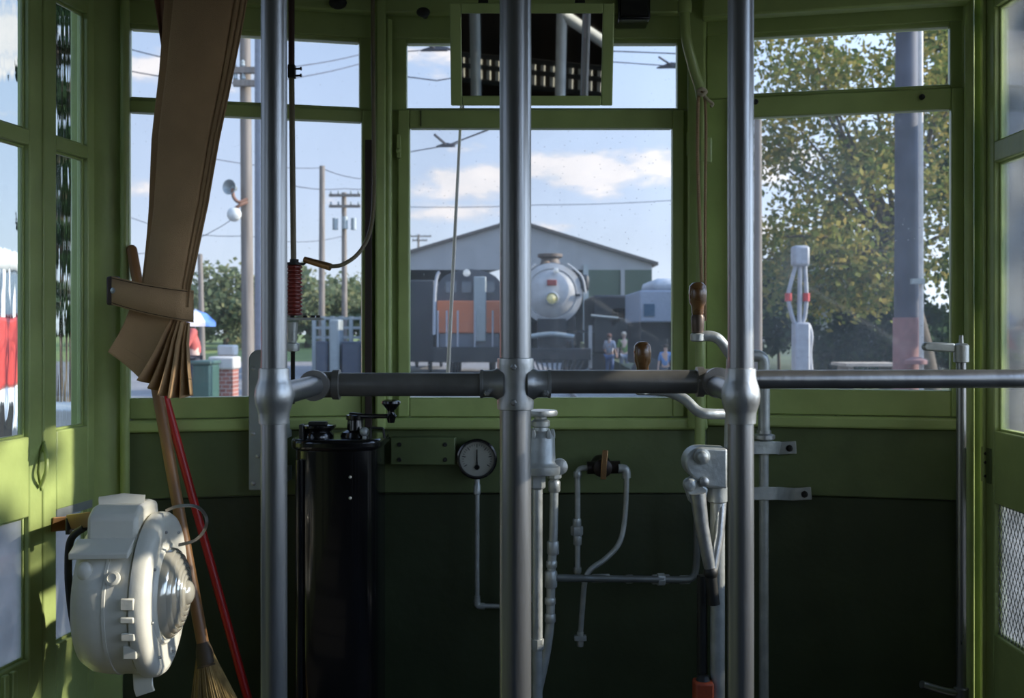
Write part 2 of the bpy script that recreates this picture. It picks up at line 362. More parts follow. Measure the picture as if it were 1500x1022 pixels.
# visor box over the right window
mb = MB(); zz = PRF.z(1038, 38)
PRF.box(mb, PRF.u(1030), PRF.u(1412), zz, zz + .14, -.088, -.036)
struct('trim_1', mb, GREEN, .006)
# posts between the facets
def post(name, px, D, w, z0, z1, m=GREEN, dn=.035, rot=0.):
    mb = MB(); p = P(px, HY, D); mb.box((p.x, p.y, (z0 + z1) / 2), (w, dn * 2, z1 - z0), Matrix.Rotation(rot, 3, 'Z'))
    return struct(name, mb, m, .006)
post('trim_2', 557, 2.995, .030, .87, CEIL, rot=R(10))
for px_, nm_ in ((545, 'trim_12'), (1035, 'trim_13')):
    mb = MB(); p = P(px_, HY, 3.035); mb.bx(p.x - .028, p.x + .028, 3.012, 3.075, .0, CEIL + .02); struct(nm_, mb, GREEN)
mb = MB(); p = P(569, HY, 2.985); mb.cyl((p.x, p.y, .88), (p.x, p.y, 2.06), .011); struct('trim_3', mb, GREEN)
post('trim_4', 1020, 2.995, .050, .87, CEIL, rot=R(-10))
mb = MB(); p = P(540, HY, 2.965); mb.bx(p.x - .010, p.x + .010, p.y - .006, p.y + .006, .875, EYE + (HY - 205) / F * 2.965)
struct('trim_5', mb, DARKSTRIP, .002)
# left corner post, moulding
mb = MB(); a = XY(140, 2.80); b = XY(180, 2.845)
mb.prism([(a[0], a[1], 0), (b[0], b[1], 0), (b[0] - .03, b[1] + .09, 0), (a[0] - .10, a[1] + .08, 0), (a[0] - .07, a[1] - .0, 0)], (0, 0, CEIL)); struct('trim_6', mb, GREEN, .004)
mb = MB(); p = P(183, HY, 2.825); mb.cyl((p.x, p.y, EYE - .47), (p.x, p.y, CEIL), .0125); struct('trim_7', mb, GREEN)
# right corner post
mb = MB(); a = XY(1414, 2.84); b = XY(1433, 2.86)
mb.prism([(a[0], a[1], 0), (b[0], b[1] - .05, 0), (b[0] + .07, b[1] + .02, 0), (b[0] + .04, b[1] + .10, 0), (a[0], a[1] + .06, 0)], (0, 0, CEIL)); struct('trim_8', mb, GREEN, .004)
mb = MB(); p = P(1420, HY, 2.815); mb.cyl((p.x, p.y, .0), (p.x, p.y, CEIL), .013); struct('trim_9', mb, GREEN)

# ------------------------------------------------------------------ folding doors
def leaf(pl, name, o, panes, rails, gm, far_stile=None):
    r = sroot(name, pl.pt((o[0] + o[1]) / 2, o[2]))
    zs = sorted(panes, key=lambda q: q[2]); mb = MB(); n0, n1 = -.002, .034
    for q in zs: pass
    u0, u1 = zs[0][0], zs[0][1]
    mb.hexa([pl.pt(o[0], o[2], n0), pl.pt(u0, o[2], n0), pl.pt(u0, o[2], n1), pl.pt(o[0], o[2], n1), pl.pt(o[0], o[3], n0), pl.pt(u0, o[3], n0), pl.pt(u0, o[3], n1), pl.pt(o[0], o[3], n1)])
    pl.box(mb, u1, o[1], o[2], o[3], n0, n1)
    zprev = o[2]
    for q in zs:
        pl.box(mb, u0, u1, zprev, q[2], n0, n1); zprev = q[3]
    pl.box(mb, u0, u1, zprev, o[3], n0, n1)
    mb.build('door_leaf', GREEN, r, bevel=.004)
    mb = MB()
    for q in zs:
        pl.frame(mb, (u0 - .001, u1 + .001, q[2] - .001, q[3] + .001), (u0 + .006, u1 - .006, q[2] + .006, q[3] - .006), .012, .024)
    mb.build('glazing_bead', GREEN, r, bevel=.002)
    for k, q in enumerate(zs):
        mb = MB(); pl.box(mb, u0, u1, q[2], q[3], .016, .020); mb.build('pane', gm[k], r, 0)
    return r
zA = lambda px, py: PLD.z(px, py)
FROST = mat('frosted_glass', (.50, .53, .52), .35, var=.2, scale=10, bump=.2, bscale=60)
def frosted(name, k=1.0):
    m = bpy.data.materials.new(name); m.use_nodes = True; nt = m.node_tree; nt.nodes.clear(); L = nt.links.new
    g = nd(nt, 'ShaderNodeBsdfTransparent'); d = nd(nt, 'ShaderNodeBsdfTranslucent'); d.inputs[0].default_value = (.75 * k, .78 * k, .78 * k, 1)
    df = nd(nt, 'ShaderNodeBsdfDiffuse'); df.inputs[0].default_value = (.35, .37, .36, 1)
    t = nd(nt, 'ShaderNodeTexCoord'); n = nd(nt, 'ShaderNodeTexNoise'); L(t.outputs['Object'], n.inputs['Vector']); n.inputs['Scale'].default_value = 9; n.inputs['Detail'].default_value = 5
    a = nd(nt, 'ShaderNodeMixShader'); a.inputs[0].default_value = .45; L(d.outputs[0], a.inputs[1]); L(df.outputs[0], a.inputs[2])
    b = nd(nt, 'ShaderNodeMixShader'); mr = nd(nt, 'ShaderNodeMapRange'); L(n.outputs[0], mr.inputs[0]); mr.inputs[1].default_value = .3; mr.inputs[2].default_value = .7; mr.inputs[3].default_value = .55; mr.inputs[4].default_value = .9
    L(mr.outputs[0], b.inputs[0]); L(g.outputs[0], b.inputs[1]); L(a.outputs[0], b.inputs[2])
    o = nd(nt, 'ShaderNodeOutputMaterial'); L(b.outputs[0], o.inputs[0]); MATS[name] = m; return m
FROSTG = frosted('dusty_glass')
FROSTR = frosted('grey_dusty_glass', .38)
u = PLD.u
dA = leaf(PLD, 'door_1', (u(160) if False else -.012, u(62) - .002, .03, 2.2),
          [(u(128), u(82), zA(100, 935), zA(100, 742)), (u(128), u(82), zA(105, 627), zA(105, 226)), (u(128), u(82), zA(105, 206), zA(105, 8))], None, [FROSTG, WAVY2, WAVY2])
dB = leaf(PLD, 'door_2', (u(62) + .002, u(62) + .36, .03, 2.2),
          [(u(42), u(42) + .24, zA(42, 965), zA(42, 757)), (u(38), u(38) + .24, zA(38, 640), zA(38, 212)), (u(38), u(38) + .24, zA(38, 188), zA(38, -60))], None, [FROSTG, WAVY, WAVY])
# pull handle on the leaf nearer to the camera; hook, cover plate
mb = MB(); c = PLD.at(58, 686, -.004)
up = Vector((0, 0, 1))
mb.prism([PLD.at(62, 645, -.003), PLD.at(66, 668, -.003), PLD.at(64, 700, -.003), PLD.at(58, 720, -.003), PLD.at(53, 690, -.003), PLD.at(56, 662, -.003)], PLD.n * -.006)
hh = mb.build('pull_plate', GREEN, dB, bevel=.002)
mb = MB(); mb.tube(spline([PLD.at(60, 652, -.008), PLD.at(52, 670, -.03), PLD.at(49, 690, -.034), PLD.at(55, 712, -.008)], 5), .005, 10); mb.build('pull_handle', GREEN, dB)
mb = MB(); PLD.box(mb, PLD.u(155), PLD.u(139), zA(147, 690), zA(147, 642), -.005, -.002); mb.build('cover_plate', GREEN, dA, bevel=.001)
mb = MB(); PLD.box(mb, PLD.u(134), PLD.u(82), zA(110, 750), zA(110, 738), -.003, -.0015); mb.build('label_strip', GREYP, dA)
mb = MB()
for pxx in (16, 4): PLD.box(mb, PLD.u(pxx) - .006, PLD.u(pxx) + .012, .05, zA(10, 985), -.014, -.001)
mb.build('kick_batten', GREEN, dB, bevel=.003)
# right door
zR = lambda px, py: PRD.z(px, py); v = PRD.u
MESHW = mat('wire_glass_mesh', (.20, .215, .215), .5, .3)
dC = leaf(PRD, 'door_3', (-.005, v(1437) + .46, .03, 2.2),
          [(v(1457), v(1457) + .36, zR(1453, 927), zR(1455, 736)), (v(1457), v(1457) + .36, zR(1457, 631), zR(1457, 238)), (v(1457), v(1457) + .36, zR(1457, 207), zR(1457, 10))], None, [FROSTR, PANE, PANE])
dD = leaf(PRD, 'door_4', (v(1437) + .464, v(1437) + .93, .03, 2.2),
          [(v(1437) + .52, v(1437) + .88, zR(1453, 927), zR(1455, 736)), (v(1437) + .52, v(1437) + .88, zR(1457, 631), zR(1457, 238)), (v(1437) + .52, v(1437) + .88, zR(1457, 207), zR(1457, 10))], None, [FROSTR, PANE, PANE])
# expanded wire guard in front of the low right pane
mb = MB(); za, zb = zR(1453, 927), zR(1455, 736); ua = v(1457)
k = 0
w0, w1 = .036, .018
for i in range(-12, 24):
    for sgn in (1, -1):
        pts = []
        x0 = ua + .018 * i
        zz = za; uu_ = x0 if sgn > 0 else x0
        a0 = Vector((x0, za)); slope = sgn * .5
        t0 = 0; t1 = (zb - za)
        ua_, ub_ = x0, x0 + slope * t1
        lo, hi = ua + .001, ua + .36
        # clip
        def clip(x0, x1, z0, z1):
            if abs(x1 - x0) < 1e-9: return None
            ts = sorted(((lo - x0) / (x1 - x0), (hi - x0) / (x1 - x0))); a = max(0, ts[0]); b = min(1, ts[1])
            return None if a >= b else (x0 + (x1 - x0) * a, z0 + (z1 - z0) * a, x0 + (x1 - x0) * b, z0 + (z1 - z0) * b)
        c_ = clip(ua_, ub_, za, zb)
        if c_: mb.cyl(PRD.pt(c_[0], c_[1], .010), PRD.pt(c_[2], c_[3], .010), .0011, seg=5)
mb.build('wire_guard', MESHW, dC)
mb = MB(); PRD.box(mb, v(1440), v(1454), zR(1445, 706), zR(1445, 655), -.006, -.0025); mb.build('hinge_plate', SHADEGREEN, dC, bevel=.001)
mb = MB()
for py in (664, 677, 697): mb.ball(PRD.at(1447, py, -.007), .005, 8)
mb.build('hinge_screw', DARK, dC)
mb = MB(); p = P(1449, HY, 2.77); PRD.box(mb, v(1446) - .004, v(1446) + .006, .05, 2.2, -.012, -.003); mb.build('door_moulding', GREEN, dC, bevel=.003)

# ------------------------------------------------------------------ floor, ceiling, side walls of the car behind the doors
mb = MB(); mb.bx(-1.45, 1.4, -4.2, 3.02, -.04, 0); struct('floor', mb, FLOORM)
mb = MB()
for i in range(8):      # slightly arched ceiling
    a0 = -1 + 2 * i / 8; a1 = -1 + 2 * (i + 1) / 8
    h = lambda a: CEIL + .10 * (1 - a * a)
    mb.hexa([(a0 * 1.45, -4.2, h(a0)), (a1 * 1.45, -4.2, h(a1)), (a1 * 1.45, 3.1, h(a1)), (a0 * 1.45, 3.1, h(a0)),
             (a0 * 1.45, -4.2, h(a0) + .04), (a1 * 1.45, -4.2, h(a1) + .04), (a1 * 1.45, 3.1, h(a1) + .04), (a0 * 1.45, 3.1, h(a0) + .04)])
struct('ceiling', mb, CEILM)
def side(name, x, y_front, sgn, wins):
    r = sroot(name, (x, y_front - 2, 0)); xa, xb = (x, x + sgn * .06)
    def b(mb, y0, y1, z0, z1): mb.bx(min(xa, xb), max(xa, xb), min(y0, y1), max(y0, y1), z0, z1)
    up = MB(); lo_ = MB(); edges = [-4.2] + [e for w in wins for e in w[:2]] + [y_front]
    b(lo_, -4.2, y_front, 0, .78)
    for i in range(0, len(edges), 2): b(up, edges[i], edges[i + 1], .781, CEIL + .02)
    for (y0, y1, z0, z1) in wins: b(up, y0, y1, .781, z0); b(up, y0, y1, z1, CEIL + .02)
    up.build('upper_wall', SIDEM, r, bevel=.003); lo_.build('darkened_lower_wall', DEEPSHADEGREEN, r, bevel=.003); return r  # lower wall darkened so less light bounces onto the front panels
ye_l = (PLD.pt(PLD.u(62) + .365, 0)).y
side('wall_left', -1.285, ye_l, -1, [(-1.7, -1.2, .9, 1.7), (.2, .8, .9, 1.7), (1.0, 1.80, .79, 1.9)])
side('wall_right', 1.285, 1.87, 1, [(-1.7, -1.2, .9, 1.9), (-.6, .0, .9, 1.98), (.2, .8, .9, 1.98), (1.0, 1.78, .79, 1.62)])
mb = MB(); mb.bx(-1.35, 1.35, -4.26, -4.2, 0, CEIL + .1)
struct('wall_back', mb, SALOON)
# header over the doors
mb = MB(); PLD.box(mb, -.02, PLD.u(62) + .365, 2.202, CEIL + .02, -.002, .05); struct('trim_10', mb, GREEN)
mb = MB(); PRD.box(mb, -.02, v(1437) + .94, 2.202, CEIL + .02, -.002, .05); struct('trim_11', mb, GREEN)

# ------------------------------------------------------------------ stanchions and handrails
DB, DP = 1.53, 1.255
BZ = EYE - .0775
def sleeve_bolts(mb, pts, r=.005):
    for p in pts: mb.lathe(p + Vector((0, .004, 0)), (0, -1, 0), [(r, 0), (r, .006), (r * .6, .010)], 6)
# centre
x = (755 - HX) / F * DB; z = EYE + (HY - 562) / F * DB
c = thing('stanchion', 'thick grey steel stanchion in front of the mirror and center window', 'pole', (x, DB, 0), 'steel stanchions')
mb = MB(); mb.cyl((x, DB, 0), (x, DB, 2.37), .0236, seg=40); mb.build('pole', STEEL, c)
mb = MB(); h = .0385
mb.lathe((x, DB, z - h), (0, 0, 1), [(.0240, 0), (.0270, .001), (.0275, .012), (.0262, .024), (.0262, .054), (.0275, .065), (.0270, .0765), (.0240, .0775)], 36)
for sg in (-1, 1):
    mb.lathe((x + sg * .018, DB, z), (sg, 0, 0), [(.026, 0), (.024, .008), (.0205, .016), (.0203, .030), (.0215, .0305), (.0215, .0345), (.018, .035)], 28)
ft = mb.build('cross_fitting', CAST, c)
for q_ in (Vector((x - .003, DB - .027, z + .026)), Vector((x - .003, DB - .027, z - .026)), Vector((x - .042, DB - .02, z - .013)), Vector((x + .045, DB - .02, z - .013))):
    mb = MB(); sleeve_bolts(mb, [q_]); mb.build('bolt', CAST, ft)
# side stanchions
def side_stanchion(px, xe, label):
    x = (px - HX) / F * DP
    c = thing('stanchion', label, 'pole', (x, DP, 0), 'steel stanchions')
    mb = MB(); mb.cyl((x, DP, 0), (x, DP, 2.37), .0158, seg=36); mb.build('pole', STEEL, c)
    mb = MB(); z = BZ
    prof = [(.0161, -.034), (.0182, -.0335), (.0186, -.022), (.0198, -.017), (.0225, -.009), (.0235, 0), (.0225, .009), (.0198, .017), (.0186, .022), (.0182, .0335), (.0161, .034)]
    mb.lathe((x, DP, z), (0, 0, 1), prof, 32)
    d = Vector((xe, DB, BZ)) - Vector((x, DP, BZ))
    mb.lathe((x, DP, BZ), d, [(.021, .0), (.019, .018), (.0178, .028), (.0178, .036)], 24)
    mb.build('ball_fitting', CAST, c)
    mb = MB(); mb.cyl(Vector((x, DP, BZ)), Vector((x, DP, BZ)) + d * .93, .0148, seg=28); mb.build('stub_pipe', STEEL, c)
    return c
XL, XR = (466 - HX) / F * DB, (1046 - HX) / F * DB
side_stanchion(401.5, XL, 'slender grey steel stanchion in front of the left window beside the curtain')
side_stanchion(1085, XR, 'slender grey steel stanchion beside the tall wooden-knobbed crank')
def rail(label, xa, za, xb, zb, xe, sg):
    r = thing('handrail', label, 'handrail', (xa, DB, za), 'waist high handrails')
    a = Vector((xa, DB, za)); b = Vector((xb, DB, zb))
    mb = MB(); mb.cyl(a, b, .0176, seg=32); mb.build('bar', BARM, r)
    # elbow turning from the bar towards the camera
    e = Vector((xe, DB, zb)); mb = MB()
    mb.tube(bend([b + Vector((-sg * .004, 0, 0)), e, e + Vector((0, -.034, 0))], .024, 8), .0195, 24)
    mb.lathe(b + Vector((-sg * .010, 0, 0)), (sg, 0, 0), [(.0185, 0), (.0225, .001), (.0225, .011), (.0185, .012)], 28)
    mb.lathe(e + Vector((0, -.022, 0)), (0, -1, 0), [(.019, 0), (.0225, .002), (.0225, .014), (.0165, .0145)], 28)
    mb.build('elbow_fitting', BARM, r)
zl = EYE + (HY - 563) / F * DB; zr = EYE + (HY - 559) / F * DB
rail('brown-grey handrail between the left stanchion and the thick center one', (x - .050), zl, (489 - HX) / F * DB, zl, XL, -1)
rail('brown-grey handrail between the thick center stanchion and the right one', (x + .050), zr, (1029 - HX) / F * DB, zr, XR, 1)
r = thing('handrail', 'thinner silver handrail running from the right stanchion to the folding door', 'handrail', P(1100, 554, 1.62), 'waist high handrails')
mb = MB(); mb.cyl(P(1058, 555.5, 1.585), Vector((1.285, 1.66, EYE + (HY - 553.5) / F * 1.66)), .0146, seg=28); mb.build('bar', STEEL, r)
mb = MB(); mb.lathe(Vector((1.284, 1.66, EYE + (HY - 553.5) / F * 1.66)), (-1, 0, 0), [(.032, 0), (.030, .006), (.018, .012), (.018, .02)], 24); mb.build('wall_flange', CAST, r)

# ================================================================== things inside
# ---- brown canvas curtain tied back in the left front corner
DCU = 2.55
cur = thing('curtain', 'brown canvas curtain tied back with a strap in the left front corner', 'curtain', P(270, 0, DCU))
def surf(rows, depth, nt, D, mb, ys=None, xm=None):
    """rows: (y, xl, xr); smooth interpolation; depth(t, s) adds depth, y shift ys(t, s)"""
    n = len(rows); vs = []; S = []
    for i in range(n - 1):
        for k in range(8): S.append(i + k / 8)
    S.append(n - 1)
    for q in S:
        i = min(int(q), n - 2); f = q - i; r0, r1 = rows[i], rows[i + 1]
        row = [r0[j] + (r1[j] - r0[j]) * f for j in range(3)]; sn = q / (n - 1)
        for j in range(nt + 1):
            t = j / nt; px = row[1] + (row[2] - row[1]) * (xm(t, sn) if xm else t); py = row[0] + (ys(t, sn) if ys else 0)
            p = P(px, py, D); k = (D + depth(t, sn)) / D
            vs.append(Vector((p.x, p.y + depth(t, sn), p.z)))
    w = nt + 1; fs = [(a * w + b, a * w + b + 1, a * w + w + b + 1, a * w + w + b) for a in range(len(S) - 1) for b in range(nt)]
    mb.add(vs, fs); return vs, w
def sstep(a, b, x): t = max(0, min(1, (x - a) / (b - a))); return t * t * (3 - 2 * t)
def d_up(t, s):
    d = .030 * (1 - sstep(.13 - .03 * s, .17 - .03 * s, t)) - .012 * math.sin(math.pi * min(1, max(0, (t - .15) / .7)))
    for c_, w_ in ((.84, .02), (.91, .02), (.97, .02)): d += .007 * math.exp(-((t - c_ - .01 * math.sin(6 * s)) / w_) ** 2)
    return d + .010 * math.sin(3 * s + 2 * t) + .004 * math.sin(11 * s + 5 * t)
mb = MB()
surf([(-70, 238, 382), (0, 233, 361), (100, 226, 342), (200, 215, 323), (300, 210, 307), (360, 205, 294), (420, 200, 281), (450, 198, 279)], d_up, 90, DCU, mb)
o = mb.build('drape', CANVAS, cur, smooth=60); sm = o.modifiers.new('thick', 'SOLIDIFY'); sm.thickness = .003
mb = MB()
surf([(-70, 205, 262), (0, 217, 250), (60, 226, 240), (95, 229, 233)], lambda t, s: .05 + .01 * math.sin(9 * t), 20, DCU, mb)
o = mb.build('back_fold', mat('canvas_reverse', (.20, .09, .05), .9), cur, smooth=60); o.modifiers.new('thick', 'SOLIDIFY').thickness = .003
def tri(x): x = x % 1.0; return abs(2 * x - 1)
def d_hem(t, s):
    if t < .42: return .012 * math.sin(t * 7)
    k = (t - .42) / .58
    return .012 * math.sin(.42 * 7) + (.012 + .050 * s) * (tri(k * 5.0 + .5) - .5) + .006 * math.sin(k * 9)
def y_hem(t, s):
    base = 24 * t if True else 0
    tgt = (0, 12, 24, 36, 50, 62, 67, 68, 62)
    q = t * 8; i = min(7, int(q)); v_ = tgt[i] + (tgt[i + 1] - tgt[i]) * (q - i)
    return (1 - s) * 22 * t + s * v_
mb = MB()
hv, hw = surf([(452, 190, 277), (470, 183, 276), (492, 172, 279), (515, 158, 284)], d_hem, 140, DCU - .004, mb, y_hem, lambda t, s: (t / .42 * (.74 - .36 * s) if t < .42 else (.74 - .36 * s) + (t - .42) / .58 * (.26 + .36 * s)))
o = mb.build('hem', CANVAS, cur, smooth=25); o.modifiers.new('thick', 'SOLIDIFY').thickness = .003
mb = MB(); row = hv[-hw * 6:][:hw]; mb.tube([p + Vector((0, -.002, 0)) for p in row], .0011, 6); mb.build('stitch_line', CANVASD, o)
# strap around the curtain
def band(y0a, y1a, y0b, y1b, xa, xb, off):
    vs = []; n = 24
    for j in range(n + 1):
        t = j / n; px = xa + (xb - xa) * t
        dd = -.020 - .018 * math.sin(math.pi * min(1, t * 1.02)) + off
        if t > .9: dd += (t - .9) * .35
        for (ya, yb) in ((y0a, y0b), (y1a, y1b)):
            py = ya + (yb - ya) * t + 2 * math.sin(math.pi * t)
            p = P(px, py, DCU); vs.append(Vector((p.x, p.y + dd, p.z)))
    return vs, [(2 * j, 2 * j + 2, 2 * j + 3, 2 * j + 1) for j in range(n)]
mb = MB(); mb.add(*band(405, 446, 425, 472, 168, 281, 0)); st = mb.build('tieback_strap', CANVAS, cur, smooth=60); st.modifiers.new('thick', 'SOLIDIFY').thickness = .004
for (ya, yb) in ((407.5, 427.5), (443.5, 469.5)):
    mb = MB(); vs, _ = band(ya, ya + .1, yb, yb + .1, 168, 281, -.003); mb.tube(vs[::2], .001, 5); mb.build('stitch_line', CANVASD, st)
mb = MB(); p = P(171, 426, DCU); mb.box(p + Vector((-.006, -.005, 0)), (.030, .024, .072)); b_ = mb.build('strap_block', mat('dark_wood', (.045, .022, .014), .5), st, bevel=.006)
mb = MB(); mb.lathe(p + Vector((0, -.018, 0)), (0, -1, 0), [(.008, 0), (.008, .003), (.004, .006)], 12); mb.build('snap_button', CAST, st)

# ---- broom and red stick
a, b = P(193, 366, 2.82), P(300, 958, 2.63)
br = thing('broom', 'corn broom with worn wooden handle leaning behind the white headlamp', 'broom', b)
mb = MB(); mb.cyl(a, b + (b - a).normalized() * .02, .0145, .0155, 20); mb.ball(a, .0145); mb.build('handle', WOOD, br)
d_ = (b - a).normalized(); e_ = b + d_ * .50; uu_ = Vector((1, 0, 0)); uu_ = (uu_ - d_ * uu_.dot(d_)).normalized(); vv_ = d_.cross(uu_)
mb = MB(); rng = random.Random(3)
for i in range(420):
    aa = rng.random() * 6.283; rr_ = math.sqrt(rng.random())
    p0 = b + uu_ * (math.cos(aa) * rr_ * .020) + vv_ * (math.sin(aa) * rr_ * .014)
    p2 = b + d_ * (.40 + rng.random() * .04) + uu_ * (math.cos(aa) * rr_ * .095) + vv_ * (math.sin(aa) * rr_ * .035)
    p1 = (p0 + p2) / 2 + uu_ * (math.cos(aa) * rr_ * .022) + d_ * -.03
    mb.tube([p0, p1, p2], .0022, 4)
mb.build('bristles', STRAW, br)
mb = MB(); mb.lathe(b - d_ * .03, d_, [(.0155, 0), (.021, .02), (.024, .05), (.023, .055), (.026, .06)], 20); mb.build('binding', mat('broom_wire', (.06, .04, .02), .6), br)
a, b = P(243, 585, 2.84), P(398, 1150, 2.80)
rs = thing('red_stick', 'bright red pole leaning behind the broom', 'stick', b)
mb = MB(); mb.cyl(a, b, .0115, .0115, 18); mb.ball(a, .0115); mb.build('shaft', RED, rs)
mb = MB(); mb.box(b, (.16, .05, .05)); mb.build('mop_head', mat('mop_grey', (.2, .19, .17), .9), rs, bevel=.015)

# ---- headlamp hung on the left door
LC = P(237, 868, 2.40); AX = Vector((1, .07, 0)).normalized(); SY = Vector((-.07, 1, 0)).normalized(); UP = Vector((0, 0, 1))
hl = thing('headlamp', 'big round cream-white headlamp hanging on the left folding door', 'headlamp', LC + AX * -.1 + UP * -.2)
def L3(a, s, z): return LC + AX * a + SY * s + UP * z
LR = Matrix((AX, SY, UP)).transposed()
mb = MB(); mb.lathe(LC, AX, [(.05, -.168), (.125, -.165), (.158, -.154), (.173, -.132), (.1785, -.10), (.1785, -.082), (.1805, -.081), (.1805, -.075), (.1785, -.074), (.179, -.028), (.170, -.024)], 56); mb.build('body', WHITE, hl)
mb = MB(); mb.lathe(LC, AX, [(.172, -.024), (.186, -.022), (.1885, -.010), (.187, .004), (.180, .014), (.165, .019), (.150, .016), (.118, .012), (.113, .018), (.106, .018), (.104, .008)], 64, cap=False)
rim = mb.build('rim', WHITE, hl)
prof = [(.106, .006)]; NR = 6
def dome(r_): return .010 + .052 * math.sqrt(max(0, 1 - (r_ / .108) ** 2))
for k in range(NR):
    r0_ = .106 - .0128 * k; r1_ = r0_ - .0128
    prof += [(r0_, dome(r0_) + .0005), (r0_ - .004, dome(r0_ - .004) + .0030), (r0_ - .009, dome(r0_ - .009) + .0022), (r1_ + .0012, dome(r1_) - .0035)]
for k in range(7): r_ = .0285 * (1 - k / 6); prof.append((max(.0008, r_), dome(.0285) + .016 * math.sqrt(1 - (r_ / .0288) ** 2)))
mb = MB(); mb.lathe(LC, AX, prof, 56); mb.build('fresnel_lens', mat('lens_silver', (.62, .59, .49), .14, .45, var=0, coat=1.), rim, smooth=25)
mb = MB(); mb.lathe(LC, AX, [(.103, .0), (.05, -.06), (.01, -.08)], 40, cap=False); mb.build('reflector', MIRROR, rim)
mb = MB()
prof = [(-.10, .130), (-.095, .196), (-.06, .214), (.03, .216), (.075, .205), (.09, .14)]
mb.prism([L3(-.140, s, z) for s, z in prof], AX * .112); bxo = mb.build('socket_box', WHITE, hl, bevel=.010, seg=3)
mb = MB(); mb.tube([L3(-.135, -.02, .212), L3(-.085, -.01, .218), L3(-.04, 0, .212)], .018, 14); mb.build('rounded_cap', WHITE, bxo)
mb = MB(); mb.prism([L3(-.158, -.160, .128), L3(-.158, -.10, .150), L3(-.158, -.10, .128), L3(-.158, -.160, .114)], AX * .128); mb.build('drip_lip', WHITE, bxo, bevel=.003)
mb = MB(); mb.ball(L3(-.125, -.152, .088), .018, 14, (1, .8, 1.2)); mb.build('cap_nut', WHITE, hl)
for (aa, zz) in ((-.055, .082), (-.050, .020)):
    pass
mb = MB(); q = math.sqrt(.179 ** 2 - .075 ** 2); mb.lathe(L3(-.06, -q - .006, .075), (0, -1, .4), [(.016, -.006), (.016, .004), (.010, .006), (.010, .003)], 20); mb.build('screw_plug', WHITE, hl)
for zz, hgt in ((.022, .026), (-.012, .014), (-.050, .018), (-.088, .030)):
    q = math.sqrt(.186 ** 2 - zz ** 2); mb = MB(); mb.box(L3(-.024, -q - .001, zz), (.030, .008, hgt), LR); mb.build('clip', WHITE, hl, bevel=.003)
mb = MB(); mb.strip([L3(-.03, -.05, -.165), L3(-.025, -.06, -.20), L3(-.02, -.06, -.215)], .045, .006, (0, -1, 0)); mb.build('foot_bracket', WHITE, hl, bevel=.002)
for k in range(8):
    an = 2 * math.pi * k / 8 + .2; mb = MB(); mb.ball(L3(.018, math.cos(an) * .150, math.sin(an) * .150), .004, 8); mb.build('rim_screw', CAST, rim)
mb = MB(); mb.strip(spline([P(243, 748, 2.40), P(262, 741, 2.39), P(288, 742, 2.37), P(302, 757, 2.36), P(300, 775, 2.36), P(286, 791, 2.38), P(262, 798, 2.41)], 6), .007, .003, (.3, -1, .5)); mb.build('wire_loop', mat('loop_steel', (.25, .23, .2), .35, .8), hl)
mb = MB(); mb.tube(spline([P(124, 772, 2.46), P(104, 790, 2.48), P(100, 830, 2.50), P(103, 880, 2.50), P(112, 930, 2.49), P(128, 968, 2.46)], 6), .009, 10); mb.build('power_cable', RUBBER, hl)
mb = MB(); mb.strip([PLD.at(74, 768, -.004), PLD.at(95, 765, -.030), P(102, 764, 2.52), P(136, 760, 2.40)], .036, .005, (0, -1, 0)); mb.build('hanger_hook', BRASS, hl, bevel=.001)
mb = MB(); mb.cyl(P(101, 758, 2.53), P(101, 782, 2.53), .008); mb.build('hook_pin', DARK, hl)

# ---- grey plate behind the left stanchion
mb = MB(); p0, p1 = P(364, 512, 2.86), P(418, 718, 2.86)
n_ = 8; z1 = p0.z; xx0, xx1 = p0.x, p1.x; r_ = .03
poly = [Vector((xx1, 2.86, p1.z)), Vector((xx0, 2.86, p1.z)), Vector((xx0, 2.86, z1 - r_))] + [Vector((xx0 + r_ - r_ * math.cos(math.pi / 2 * k / n_), 2.86, z1 - r_ + r_ * math.sin(math.pi / 2 * k / n_))) for k in range(1, n_ + 1)] + [Vector((xx1, 2.86, z1))]
mb.prism(poly, (0, .014, 0)); gp = mb.build('mounting_plate', GREYP, None, bevel=.003)
tag(gp, 'tall grey metal plate with screws behind the left stanchion', 'plate')
for (px, py) in ((371, 635), (378, 668), (371, 708), (372, 540)):
    mb = MB(); mb.lathe(P(px, py, 2.862), (0, -1, 0), [(.007, 0), (.006, .004), (.002, .006)], 10); mb.build('screw', CAST, gp)
for za_, zb_ in ((p1.z + .02, p1.z + .06), (z1 - .25, z1 - .2)):
    mb = MB(); mb.bx(xx0 + .03, xx1, 2.874, 2.95, za_, zb_); mb.build('standoff', GREYP, gp)

# ---- wiper motor rod with red insulator and hose
DR = 2.80; rx_ = P(427, 0, DR).x
wm = thing('window_wiper_drive', 'vertical rod with red ribbed insulator in front of the left window', 'mechanism', P(428, 515, DR))
mb = MB(); mb.cyl(P(427, -30, DR), P(427, 100, DR), .0085); mb.build('upper_rod', mat('rod_dark_red', (.05, .02, .018), .5), wm)
mb = MB(); mb.cyl(P(427, 100, DR), P(430, 384, DR), .0078); mb.build('lower_rod', HOSE, wm)
mb = MB(); p = P(427.5, 105, DR); mb.box(p, (.020, .020, .036)); k_ = mb.build('clamp', DARK, wm, bevel=.002)
for py in (101, 111):
    mb = MB(); q = P(430, py, DR); mb.cyl(q, q + Vector((.020, -.004, 0)), .0028, seg=8); mb.lathe(q + Vector((.019, -.004, 0)), (1, 0, 0), [(.005, 0), (.005, .004)], 6); mb.build('clamp_screw', DARK, k_)
prof = []; z0_, z1_ = P(430, 462, DR).z, P(430, 388, DR).z; nr = 13
